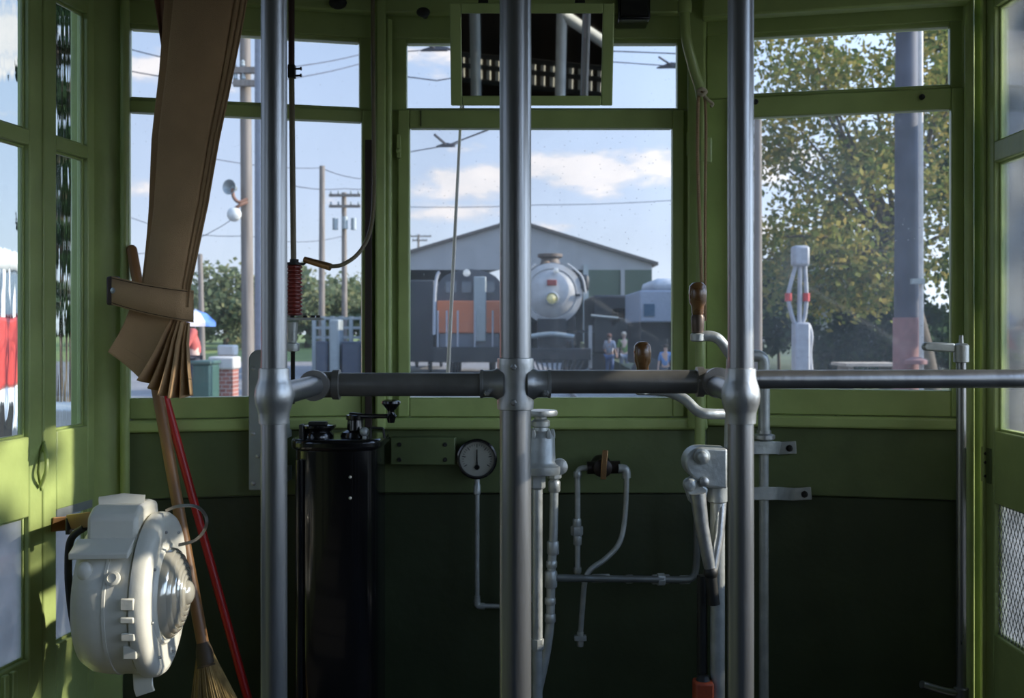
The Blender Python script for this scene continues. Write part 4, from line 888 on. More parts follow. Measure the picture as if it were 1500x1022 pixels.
# ================================================================== outside
# ---- ground
GRAVEL = mat('gravel', (.19, .18, .17), .95, var=.35, scale=1.2, bump=.4, bscale=9)
mb = MB(); mb.add([(-300, -60, GROUND), (300, -60, GROUND), (300, 500, GROUND), (-300, 500, GROUND)], [(0, 1, 2, 3)]); struct('ground', mb, GRAVEL, 0, 0)
GRASSM = mat('lawn_green', (.16, .20, .05), .9, var=.35, scale=.6, bump=.5, bscale=6)
mb = MB(); mb.hexa([(-90, 62, GROUND - .2), (-8, 62, GROUND - .2), (-8, 130, GROUND - .2), (-90, 130, GROUND - .2), (-90, 62, GROUND + .02), (-8, 62, GROUND + .02), (-8, 130, .9), (-90, 130, .9)]); struct('lawn', mb, GRASSM, 0, 0)
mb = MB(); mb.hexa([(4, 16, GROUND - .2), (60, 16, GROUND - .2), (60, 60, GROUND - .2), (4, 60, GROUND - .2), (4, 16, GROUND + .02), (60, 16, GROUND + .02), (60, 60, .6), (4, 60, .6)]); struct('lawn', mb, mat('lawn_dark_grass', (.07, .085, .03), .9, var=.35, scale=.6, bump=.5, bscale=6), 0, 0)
RAILM = mat('rail_steel', (.25, .22, .2), .4, .7)
for (x0, x1, lb) in ((.25, .2, 'left rail of the track straight ahead'), (1.7, 1.65, 'right rail of the track straight ahead'), (-5.2, -3.4, 'left rail of the track curving in from the left'), (-3.8, -2.0, 'right rail of the track curving in from the left')):
    mb = MB(); a, b = Vector((x0, 4, GROUND + .05)), Vector((x0 + (x1 - x0) * .5, 33.0, GROUND + .05)); mb.strip([a, b], .07, .12, (0, 0, 1)); tag(mb.build('rail', RAILM), lb, 'rail', 'track rails')

# ---- trees
BARK = mat('bark', (.10, .075, .05), .9, var=.35, scale=8, bump=.6, bscale=20)
LY = leafmat('leaf_autumn', [(.09, .13, .04), (.16, .19, .05), (.26, .25, .07), (.36, .27, .08), (.19, .21, .06)], .5)
LG = leafmat('leaf_green', [(.04, .07, .02), (.07, .10, .03), (.10, .12, .03)], .35)
LD = leafmat('leaf_dark', [(.012, .025, .012), (.025, .045, .02), (.04, .06, .025)], .2)
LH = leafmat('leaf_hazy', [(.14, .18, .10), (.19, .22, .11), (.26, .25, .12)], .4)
def tree(name, label, base, crown, rad, nclump, nleaf, size, lm, trunk_r, seed, group=None, holes=1.0, low=-.8):
    """crown = centre, rad = (rx, ry, rz); leaf quads in clumps about branch ends"""
    rg = random.Random(seed); t = thing(name, label, 'tree' if 'tree' in name else 'bush', base, group)
    crown = Vector(crown); base = Vector(base); ends = []
    for i in range(nclump):
        while True:
            q = Vector((rg.uniform(-1, 1), rg.uniform(-1, 1), rg.uniform(low, 1)))
            if .12 < q.length < 1: break
        ends.append(crown + Vector((q.x * rad[0], q.y * rad[1], q.z * rad[2])))
    mb = MB(); fork = base + (crown - base) * .55
    mb.tube(spline([base - Vector((0, 0, .1)), base + (fork - base) * .5 + Vector((trunk_r * .3, 0, 0)), fork], 5), trunk_r, 10, trunk_r * .6)
    mb.build('trunk', BARK, t)
    mb = MB()
    for e_ in ends[::3]:
        m_ = fork + (e_ - fork) * .5 + Vector((rg.uniform(-.1, .1), rg.uniform(-.1, .1), rg.uniform(0, .2))) * rad[0] * .5
        mb.tube(spline([fork, m_, e_], 4), trunk_r * .28, 5, trunk_r * .05)
    mb.build('branches', BARK, t)
    vs = []; fs = []
    for i in range(nleaf):
        c_ = ends[i % nclump]; cr_ = rad[0] * .30 * holes
        p = c_ + Vector((rg.gauss(0, 1), rg.gauss(0, 1), rg.gauss(0, .8))) * cr_ * .6
        u_ = Vector((rg.gauss(0, 1), rg.gauss(0, 1), rg.gauss(0, 1))).normalized(); w_ = u_.orthogonal(); w_.rotate(Quaternion(u_, rg.random() * 6.28)); v_ = u_.cross(w_)
        s_ = size * rg.uniform(.6, 1.3); b0 = len(vs)
        vs += [p - w_ * s_ * .5, p + v_ * s_ * .32, p + w_ * s_ * .5, p - v_ * s_ * .32]; fs.append((b0, b0 + 1, b0 + 2, b0 + 3))
    mb = MB(); mb.v = vs; mb.f = fs; mb.build('foliage', lm, t, 0, recalc=False)
    return t
def G(px, D): q = P(px, HY, D); return Vector((q.x, q.y, GROUND))
tree('autumn_tree', 'large yellow-green autumn tree filling the right front window', G(1368, 21), P(1275, 190, 20), (2.9, 2.4, 4.1), 110, 19000, .105, LY, .26, 1, 'trees on the right', .62)
tree('autumn_tree', 'yellowing tree behind the dark round pole, beyond the larger one', G(1250, 36), P(1225, 395, 36), (2.6, 2.2, 2.3), 40, 5000, .22, LY, .2, 2, 'trees on the right', .9)
tree('autumn_tree', 'tall greener tree at the right edge of the front window', G(1420, 30), P(1440, 240, 30), (2.3, 2.3, 5.5), 60, 7000, .2, LG, .25, 3, 'trees on the right', .9)
for k, (px, D, y, rx_, rz_, lb) in enumerate(((1140, 27, 440, .85, 1.6, 'dark evergreen bush left of the white crossing gate'), (1232, 25, 500, 1.1, 1.2, 'dark evergreen bush right of the white crossing gate'), (1292, 24, 490, .9, 1.3, 'dark evergreen bush left of the dark round pole'), (1372, 25, 500, 1.0, 1.2, 'dark bush right of the dark round pole'))):
    c_ = P(px, y, D); tree('evergreen_bush', lb, G(px, D), c_, (rx_, rx_, rz_), 26, 3600, .14, LD, .06, 20 + k, 'evergreen bushes', 1.0)
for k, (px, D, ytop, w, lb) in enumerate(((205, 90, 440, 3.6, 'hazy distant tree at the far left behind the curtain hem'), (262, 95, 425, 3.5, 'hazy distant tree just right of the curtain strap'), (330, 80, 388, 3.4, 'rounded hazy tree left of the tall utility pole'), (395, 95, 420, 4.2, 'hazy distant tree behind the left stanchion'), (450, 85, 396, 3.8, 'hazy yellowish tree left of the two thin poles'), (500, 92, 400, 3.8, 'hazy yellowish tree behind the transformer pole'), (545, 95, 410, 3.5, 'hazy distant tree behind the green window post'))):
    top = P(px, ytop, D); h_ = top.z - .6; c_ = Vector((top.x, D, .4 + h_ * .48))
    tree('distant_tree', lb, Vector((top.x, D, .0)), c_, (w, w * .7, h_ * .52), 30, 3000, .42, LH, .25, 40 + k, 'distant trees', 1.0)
tree('added_dark_tree', 'tall dark evergreen added to darken the panes of the far left door leaf', Vector((-11.35, 26, GROUND)), Vector((-11.35, 26, 6.0)), (.75, .75, 6.0), 80, 9000, .28, LD, .2, 91, 'trees on the left', .8)  # added tree, gives the far left door panes their dark streaks
# tree beside the car that breaks up the sunlight
tree('shade_tree', 'leafy tree standing close beside the right-hand doors', Vector((8.9, 3.6, GROUND)), (8.4, 2.95, 5.35), (1.2, .65, .75), 14, 170, .20, LY, .08, 77, 'trees on the right', .8)

# ---- poles
POLEW = mat('pole_wood', (.20, .17, .14), .9, var=.25, scale=3, stretch=(6, 6, .4))
POLEG = mat('pole_grey', (.22, .24, .27), .6, .2)
def pole(label, px, D, ytop, wpx, m=POLEW, arms=(), boxes=(), lean=0, group='utility poles', name='utility_pole'):
    g_ = G(px, D); top = P(px + lean, ytop, D); r_ = wpx / F * D / 2
    t = thing(name, label, 'pole', g_, group)
    mb = MB(); mb.cyl(g_, top, r_, r_ * .8, 14); mb.build('shaft', m, t)
    for (y, x0, x1) in arms:
        mb = MB(); a_ = P(x0, y, D - r_ - .05); b_ = P(x1, y, D - r_ - .05); mb.box((a_ + b_) / 2, ((b_ - a_).length, .12, .14)); ar = mb.build('crossarm', m, t)
        for f_ in (.06, .3, .7, .94):
            mb = MB(); q = a_ + (b_ - a_) * f_; mb.lathe(q + Vector((0, 0, .06)), (0, 0, 1), [(.03, 0), (.06, .05), (.04, .10), (.055, .14), (.02, .18)], 8); mb.build('insulator', GREYP, ar)
    for (x, y, w, h) in boxes:
        mb = MB(); q = P(x, y, D - r_ - .1); mb.lathe(q - Vector((0, 0, h / F * D / 2)), (0, 0, 1), [(w / F * D / 2, 0), (w / F * D / 2, h / F * D)], 14); mb.build('transformer', GREYP, t)
    return t
pA = pole('tall weathered utility pole with lamps, right of the curtain', 364, 24, -60, 19, POLEW, ((103, 340, 392), (122, 342, 390)), (), -6)
for (x, y, m, kind, r_) in ((341, 274, GREYP, 'horn', .16), (343, 314, mat('lamp_globe', (.6, .6, .55), .4), 'lamp_globe', .17)):
    mb = MB(); q = P(x, y, 23.7); mb.ball(q, r_, 14, (1, .8, 1)) if kind != 'horn' else mb.lathe(q + Vector((0, .2, 0)), (-.3, -1, 0), [(.06, 0), (.10, .1), (.18, .25), (.17, .26), (.05, .1)], 16); mb.build(kind, m, pA)
mb = MB(); mb.tube(spline([P(362, 291, 23.8), P(350, 296, 23.7), P(342, 288, 23.7), P(341, 276, 23.7)], 4), .04, 8); mb.tube(spline([P(362, 296, 23.8), P(352, 300, 23.7), P(344, 306, 23.7)], 4), .04, 8); mb.build('lamp_bracket', mat('rusty', (.2, .1, .06), .7), pA)
pole('grey steel trolley pole just left of the left stanchion', 384, 17, -80, 22, POLEG, lean=-2)
pole('slim leaning pole right of the curtain strap', 297, 45, 372, 9, POLEW, lean=-4)
pole('slim grey pole left of the transformer pole', 471, 48, 243, 10, POLEW, lean=1)
pole('pole with crossarms and two transformers, left of the green window post', 505, 52, 282, 9, POLEW, ((286, 482, 528), (302, 482, 528)), ((491, 328, 8, 17), (518, 328, 8, 17), (505, 326, 9, 18)), -1)
pole('far small crossarm pole above the left eave of the barn', 613, 110, 343, 4, POLEW, ((346, 600, 632), (352, 604, 626)))
pE = pole('thick dark pole with pink painted base in the right window', 1328, 13.5, -120, 37, mat('pole_blue_grey', (.075, .08, .10), .7, var=.3, scale=3), name='trolley_pole')
mb = MB(); q = G(1328, 13.5); mb.cyl(q, P(1328, 465, 13.5), .176, .172, 18); mb.build('painted_base', mat('pink_brown', (.30, .16, .15), .8, var=.15), pE)
cp = thing('conduit_pole', 'thin pale pipe standing right against the dark round pole', 'pole', G(1350, 13.2), 'utility poles')
mb = MB(); mb.cyl(G(1350, 13.2), P(1348, -120, 13.2), .030); mb.build('pipe', mat('pale_pipe', (.62, .58, .52), .5), cp)
mb = MB(); mb.box(P(1344, 412, 13.15), (.16, .08, .07)); mb.build('clamp', GREYP, cp)
mb = MB(); mb.lathe(P(1342, 533, 13.2), (0, 0, 1), [(.14, 0), (.14, .05), (.05, .09)], 14); mb.build('flange', mat('pink_brown2', (.30, .16, .15), .8), cp)
pole('weathered wooden pole just right of the right stanchion', 1110, 15.5, 150, 14, POLEW, name='wooden_pole')

# ---- crossing gate seen end-on
cgD = 14.0; cg = thing('crossing_gate', 'raised white crossing gate with red bands, seen end-on', 'gate', G(1174, cgD))
GW = mat('gate_white', (.36, .37, .39), .5); GR = mat('gate_red', (.50, .03, .03), .5)
mb = MB(); mb.bx(P(1162, 0, cgD).x, P(1184, 0, cgD).x, cgD - .12, cgD + .12, GROUND, P(0, 472, cgD).z); mb.build('mast', GW, cg, bevel=.03)
mb = MB(); mb.tube(spline([P(1184, 476, cgD), P(1188, 492, cgD), P(1186, 520, cgD), P(1190, 560, cgD)], 4), .035, 10); mb.build('counterweight_arm', GW, cg)
for xs, bandy in (((1166, 1156, 1155, 1160, 1166), 436), ((1179, 1181, 1181, 1179, 1174), 436)):
    pts = [P(x_, y_, cgD) for x_, y_ in zip(xs, (388, 424, 440, 462, 478))]
    mb = MB(); mb.tube(spline(pts, 4), .030, 10); a_ = mb.build('gate_arm', GW, cg)
    mb = MB(); c_ = pts[2]; mb.cyl(c_ + Vector((0, 0, .10)), c_ - Vector((0, 0, .01)), .048); mb.build('red_band', GR, a_)
mb = MB(); mb.tube([P(1172, 388, cgD), P(1171, 480, cgD)], .034, 10); mb.build('center_arm', GW, cg)
mb = MB(); a_, b_ = P(1160, 360, cgD), P(1184, 390, cgD); mb.bx(a_.x, b_.x, cgD - .10, cgD + .10, b_.z, a_.z); mb.build('gate_head', GW, cg, bevel=.04)

# ---- small shed, picnic table on the right
sh = thing('garden_shed', 'low tan clapboard shed among the trees beyond the crossing gate', 'shed', G(1235, 29))
a_, b_ = P(1188, 395, 29), P(1272, 480, 29)
mb = MB(); mb.bx(a_.x, b_.x, 28, 31, GROUND, P(0, 415, 29).z)
mb.build('walls', mat('tan_boards', (.30, .28, .22), .8, var=.15, scale=2), sh)
mb = MB(); mb.prism([(a_.x - .3, 27.7, P(0, 424, 29).z), (a_.x - .3, 29.5, P(0, 385, 29).z), (a_.x - .3, 31.3, P(0, 424, 29).z)], (b_.x - a_.x + .5, 0, 0)); mb.build('roof', mat('tan_roof', (.40, .38, .30), .8), sh)
pt_ = thing('picnic_table', 'weathered plank picnic table left of the dark round pole', 'table', G(1268, 17))
zt_ = P(0, 531, 17).z
mb = MB(); mb.bx(P(1228, 0, 17).x, P(1310, 0, 17).x, 16.6, 17.4, zt_ - .05, zt_); mb.build('tabletop', mat('plank', (.45, .38, .30), .8, var=.2, scale=4), pt_)
for px in (1238, 1300):
    mb = MB(); x_ = P(px, 0, 17).x; mb.bx(x_ - .04, x_ + .04, 16.7, 17.3, GROUND, zt_ - .05); mb.build('leg', POLEW, pt_)

# ---- barn
BD = 62.0
def B(px, py, d=0): return P(px, py, BD + d)
bn = thing('train_barn', 'grey corrugated train barn with a low gable roof and open doors', 'barn', G(755, BD))
xl, xr, xm = B(550, 0).x, B(955, 0).x, B(755, 0).x; ze, zr_, zd = B(0, 386).z, B(0, 325).z, B(0, 395).z
def corr(name, c0):
    m = mat(name, c0, .55, .2, var=.08, scale=1); nt = m.node_tree
    w = nd(nt, 'ShaderNodeTexWave'); t = nd(nt, 'ShaderNodeTexCoord'); nt.links.new(t.outputs['Object'], w.inputs['Vector']); w.inputs['Scale'].default_value = 3.2
    bp = nd(nt, 'ShaderNodeBump'); bp.inputs['Strength'].default_value = .3; nt.links.new(w.outputs[1], bp.inputs['Height']); nt.links.new(bp.outputs[0], nt.nodes['Principled BSDF'].inputs['Normal']); return m
CORR = corr('corrugated_grey', (.28, .28, .275)); CORG = corr('corrugated_green', (.06, .085, .055))
mb = MB(); mb.prism([(xl, BD, zd), (xr, BD, zd), (xr, BD, ze), (xm, BD, zr_), (xl, BD, ze)], (0, .25, 0)); mb.build('gable', CORR, bn)
xw = B(862, 0).x; mb = MB(); mb.bx(xw, xr, BD, BD + .25, GROUND, zd); mb.build('closed_door', CORG, bn)
mb = MB(); mb.bx(B(912, 0).x - .12, B(912, 0).x + .12, BD - .1, BD, B(0, 440).z, zd); mb.build('downpipe', CORR, bn)
mb = MB(); mb.bx(B(858, 0).x - .16, B(858, 0).x + .16, BD - .12, BD, B(0, 540).z, zd + .3); mb.build('downpipe', GREYP, bn)
mb = MB(); mb.bx(xl, xl + .6, BD, BD + .25, GROUND, zd); mb.bx(xl, xl + .2, BD, BD + 40, GROUND, ze); mb.bx(xr - .2, xr, BD + .2, BD + 40, GROUND, ze); mb.bx(xl, xr, BD + 39.8, BD + 40, GROUND, ze); mb.build('side_walls', CORR, bn)
mb = MB(); ov = .35
for sx, xx in ((1, xr), (-1, xl)):
    sl = (zr_ - ze) / abs(xm - xx)
    mb.hexa([(xm, BD - .3, zr_), (xx + sx * ov, BD - .3, ze - sl * ov), (xx + sx * ov, BD + 40, ze - sl * ov), (xm, BD + 40, zr_), (xm, BD - .3, zr_ + .18), (xx + sx * ov, BD - .3, ze - sl * ov + .18), (xx + sx * ov, BD + 40, ze - sl * ov + .18), (xm, BD + 40, zr_ + .18)])
mb.build('roof', mat('barn_roof', (.10, .085, .07), .8), bn)

# ---- steam locomotive
LD_ = 36.0; lc = P(808, 430, LD_); rS = 46 / F * LD_
lo = thing('steam_locomotive', 'black steam locomotive with silver smokebox front facing the window', 'locomotive', (lc.x, LD_ + 3, GROUND))
SM = mat('smokebox_silver', (.42, .41, .39), .55, .2, var=.12, scale=3); LB = mat('loco_black', (.018, .019, .02), .5, .2)
mb = MB(); mb.lathe(lc + Vector((0, 9, 0)), (0, -1, 0), [(rS * .97, 0), (rS, 8.7), (rS, 8.9), (rS * .98, 8.92)], 48); mb.build('boiler', LB, lo)
mb = MB(); mb.lathe(lc + Vector((0, .09, 0)), (0, -1, 0), [(rS * .98, 0), (rS * .98, .05), (rS * .80, .10), (rS * .78, .06), (rS * .74, .10), (rS * .5, .20), (rS * .2, .25), (.01, .26)], 48); sb = mb.build('smokebox_front', SM, lo)
mb = MB(); mb.lathe(lc + Vector((0, -.12, -.18)), (0, -1, 0), [(.20, -.1), (.24, 0), (.24, .32), (.20, .34), (.18, .26)], 24); hd = mb.build('headlight', mat('headlight_grey', (.35, .35, .33), .4, .4), lo)
mb = MB(); mb.lathe(lc + Vector((0, -.40, -.18)), (0, -1, 0), [(.19, 0), (.12, .06), (.01, .08)], 20); mb.build('headlight_lens', mat('yellow_lens', (.75, .62, .25), .15, coat=1), hd)
mb = MB(); q = lc + Vector((0, -.20, .38)); mb.box(q, (.34, .05, .20)); mb.build('number_plate', mat('plate_red', (.25, .04, .03), .4), lo, bevel=.02)
for sx in (-1, 1):
    mb = MB(); mb.box(lc + Vector((sx * rS * .83, -.05, -.05)), (.16, .06, .08)); mb.build('door_clamp', LB, sb)
mb = MB(); mb.lathe(lc + Vector((0, 1.4, rS * .9)), (0, 0, 1), [(.42, 0), (.34, .25), (.32, .32), (.46, .40), (.46, .50), (.34, .52)], 24); mb.build('smokestack', mat('stack_brown', (.10, .07, .05), .6), lo)
mb = MB(); mb.lathe(lc + Vector((-.15, .4, rS * .78)), (0, 0, 1), [(.22, 0), (.18, .12), (.13, .26), (.05, .32)], 18); mb.build('bell', BRASS, lo)
mb = MB(); mb.lathe(lc + Vector((.15, -.10, rS * .72)), (0, -1, 0), [(.09, 0), (.10, .1), (.02, .12)], 14); mb.build('marker_lamp', mat('lamp_bright', (.8, .75, .65), .15, .3), lo)
for sx in (-1, 1):
    mb = MB(); mb.tube(spline([lc + Vector((sx * rS * .5, -.05, rS * .95)), lc + Vector((sx * rS * .95, -.1, rS * .55)), lc + Vector((sx * rS * 1.08, -.15, 0))], 5), .035, 8); mb.build('hand_rail', SM, lo)
    mb = MB(); mb.box(lc + Vector((sx * rS * 1.05, .4, rS * .35)), (.35, .8, .6)); mb.build('air_tank', LB, lo, bevel=.12)
    mb = MB(); mb.lathe(Vector((lc.x + sx * 1.05, LD_ + 1.6, GROUND + .75)), (0, -1, 0), [(.34, 0), (.36, .1), (.36, 1.2), (.34, 1.25), (.15, 1.3)], 20); mb.build('cylinder', LB, lo)
    mb = MB(); mb.box((lc.x + sx * 1.35, LD_ - .1, GROUND + 1.25), (.12, .2, 1.5)); mb.build('step_ladder', SM, lo)
    mb = MB(); mb.bx(lc.x + sx * 1.25 - .3, lc.x + sx * 1.25 + .3, LD_ + .4, LD_ + 9, GROUND + 1.75, GROUND + 1.83); mb.build('running_board', LB, lo)
    for k in range(4):
        mb = MB(); mb.lathe((lc.x + sx * .72, LD_ + 1.2 + 1.7 * k, GROUND + .78), (sx, 0, 0), [(.70, 0), (.72, .03), (.70, .12), (.60, .13), (.1, .15)], 24); mb.build('driving_wheel', LB, lo)
mb = MB(); mb.box((lc.x, LD_ - .35, GROUND + 1.0), (2.7, .3, .42)); mb.build('pilot_beam', LB, lo, bevel=.03)
mb = MB()
for k in range(-6, 7): mb.tube([(lc.x + k * .19, LD_ - .45, GROUND + .8), (lc.x + k * .12, LD_ - 1.1 + abs(k) * .08, GROUND + .15)], .035, 6)
mb.build('cowcatcher', LB, lo)
mb = MB(); mb.tube(spline([Vector((lc.x - .75, LD_ - .55, GROUND + 1.62)), Vector((lc.x, LD_ - .60, GROUND + 1.70)), Vector((lc.x + .75, LD_ - .55, GROUND + 1.60))], 5), .09, 10); mb.build('air_hose_rack', GREYP, lo)
mb = MB(); mb.bx(lc.x - .5, lc.x + .5, LD_ - .2, LD_ + 8, GROUND + .7, lc.z - rS * .8); mb.build('frame', LB, lo)
mb = MB(); mb.bx(lc.x - 1.4, lc.x + 1.4, LD_ + 8.5, LD_ + 11, GROUND + .9, lc.z + 1.1); mb.build('cab', LB, lo)

# ---- orange and black diesel locomotive
DDz = 38.0; x0_, x1_ = P(640, 0, DDz).x, P(735, 0, DDz).x; xm_ = (x0_ + x1_) / 2
dl = thing('diesel_locomotive', 'orange and black diesel locomotive parked left of the steam engine', 'locomotive', (xm_, DDz + 3, GROUND))
def dz(py): return P(0, py, DDz).z
OR = mat('orange_paint', (.50, .14, .05), .5, var=.12, scale=2); DB_ = mat('diesel_black', (.045, .05, .06), .45); DGY = mat('diesel_grey', (.13, .14, .16), .6)
n_ = 10; pr = [(x0_, dz(442)), (x1_, dz(442)), (x1_, dz(420))] + [(xm_ + (x1_ - xm_) * math.cos(math.pi * k / n_), dz(420) + (dz(393) - dz(420)) * math.sin(math.pi * k / n_)) for k in range(1, n_)] + [(x0_, dz(420))]
mb = MB(); mb.prism([(a_, DDz + .4, b_) for a_, b_ in pr], (0, 11, 0)); mb.build('upper_body', DB_, dl)
mb = MB(); mb.bx(x0_, x1_, DDz, DDz + 11.4, dz(488), dz(440)); mb.build('orange_body', OR, dl, bevel=.05)
mb = MB(); mb.bx(x0_ + .1, x1_ - .1, DDz + .1, DDz + 11, dz(520), dz(488)); mb.build('underframe', DGY, dl)
for (pa, pb) in ((652, 668), (676, 690), (708, 724)):
    mb = MB(); mb.bx(P(pa, 0, DDz).x, P(pb, 0, DDz).x, DDz + .34, DDz + .42, dz(428), dz(412)); mb.build('cab_window', mat('dark_pane', (.10, .12, .14), .1), dl)
mb = MB(); mb.bx(P(694, 0, DDz).x, P(712, 0, DDz).x, DDz - .1, DDz + .1, dz(500), dz(405)); mb.build('nose_door', GREYP, dl, bevel=.03)
for px in (642, 655, 671, 696, 722):
    mb = MB(); mb.cyl((P(px, 0, DDz).x, DDz - .25, dz(525)), (P(px, 0, DDz).x, DDz - .25, dz(455)), .035, seg=8); mb.build('hand_rail', GW, dl)
mb = MB(); mb.tube(spline([P(636, 490, DDz - .3), P(637, 430, DDz - .3), P(640, 405, DDz - .3), P(644, 398, DDz - .3)], 5), .06, 8); mb.build('grab_iron', GW, dl)
mb = MB(); mb.lathe(P(684, 400, DDz + .3), (0, -1, 0), [(.12, 0), (.14, .15), (.02, .16)], 14); mb.build('headlight', mat('lamp_bright', (.8, .75, .65), .15), dl)
mb = MB(); mb.bx(x0_ - .1, x1_ + .1, DDz - .5, DDz, dz(530), dz(508)); mb.build('buffer_beam', LB, dl)
for k in range(4):
    for sx in (-1, 1):
        mb = MB(); mb.lathe((xm_ + sx * .72, DDz + 1.2 + 2.4 * k, GROUND + .5), (sx, 0, 0), [(.45, 0), (.5, .03), (.48, .12), (.1, .14)], 20); mb.build('wheel', LB, dl)
# dark freight wagon in the left barn door
mb = MB(); a_, b_ = P(603, 410, 44), P(636, 530, 44); mb.bx(a_.x - .8, b_.x, 44, 54, b_.z, a_.z); bw = mb.build('boxcar', mat('car_dark', (.02, .022, .026), .6), None, bevel=.05); tag(bw, 'dark boxcar left of the orange diesel locomotive', 'wagon')
for k in range(2):
    for sx in (.15, .85):
        mb = MB(); mb.lathe((a_.x - .8 + (b_.x - a_.x + .8) * sx, 45 + 7 * k, GROUND + .42), (1, 0, 0), [(.40, -.05), (.43, 0), (.40, .08)], 18); mb.build('wheel', LB, bw)

# ---- grey-blue maintenance truck and crane on the right
TD = 31.0; tr = thing('crane_truck', 'grey-blue box-bodied work truck at the right of the center window', 'truck', G(975, TD + 2))
def tp(px, py): return P(px, py, TD)
TB = mat('truck_grey_blue', (.27, .30, .35), .6)
mb = MB(); mb.bx(tp(937, 0).x, tp(1015, 0).x, TD, TD + 4, tp(0, 472).z, tp(0, 425).z); mb.build('box_body', TB, tr, bevel=.05)
mb = MB(); mb.bx(tp(943, 0).x, tp(959, 0).x, TD - .03, TD + .05, tp(0, 463).z, tp(0, 445).z); mb.build('window', mat('blue_pane', (.07, .12, .17), .1), tr)
mb = MB(); mb.bx(tp(960, 0).x, tp(1012, 0).x, TD + .6, TD + 3.5, tp(0, 425).z, tp(0, 406).z); mb.build('cab', mat('cab_pale', (.48, .50, .52), .5), tr, bevel=.18)
mb = MB(); mb.bx(tp(940, 0).x, tp(1010, 0).x, TD + .2, TD + 3.8, tp(0, 535).z, tp(0, 472).z); mb.build('chassis_and_shade', LB, tr)  # black chassis carried lower to stand in for the shade underneath
for px in (950, 995):
    mb = MB(); mb.lathe((tp(px, 0).x, TD + .1, GROUND + .5), (0, 1, 0), [(.42, 0), (.5, .05), (.5, .3), (.42, .35)], 20); mb.build('wheel', RUBBER, tr)
dw = thing('work_crane', 'dark machinery with a pink-tan jib plate, between steam engine and grey truck', 'machine', G(905, 41))
def wp(px, py): return P(px, py, 41)
mb = MB(); mb.bx(wp(868, 0).x, wp(935, 0).x, 41, 46, GROUND + .9, wp(0, 432).z); mb.build('body', LB, dw, bevel=.1)
mb = MB(); mb.prism([wp(897, 452), wp(928, 450), wp(914, 464), wp(898, 478), wp(895, 474)], (0, .2, 0)); mb.build('jib_plate', mat('jib_tan', (.38, .20, .15), .6), dw)
mb = MB(); mb.cyl(wp(865, 462) - Vector((0, .2, 0)), wp(905, 466) - Vector((0, .2, 0)), .05); mb.build('hand_rail', GREYP, dw)
for px in (880, 925):
    mb = MB(); mb.lathe((wp(px, 0).x, 41.2, GROUND + .48), (0, 1, 0), [(.42, 0), (.48, .05), (.46, .2)], 18); mb.build('wheel', RUBBER, dw)

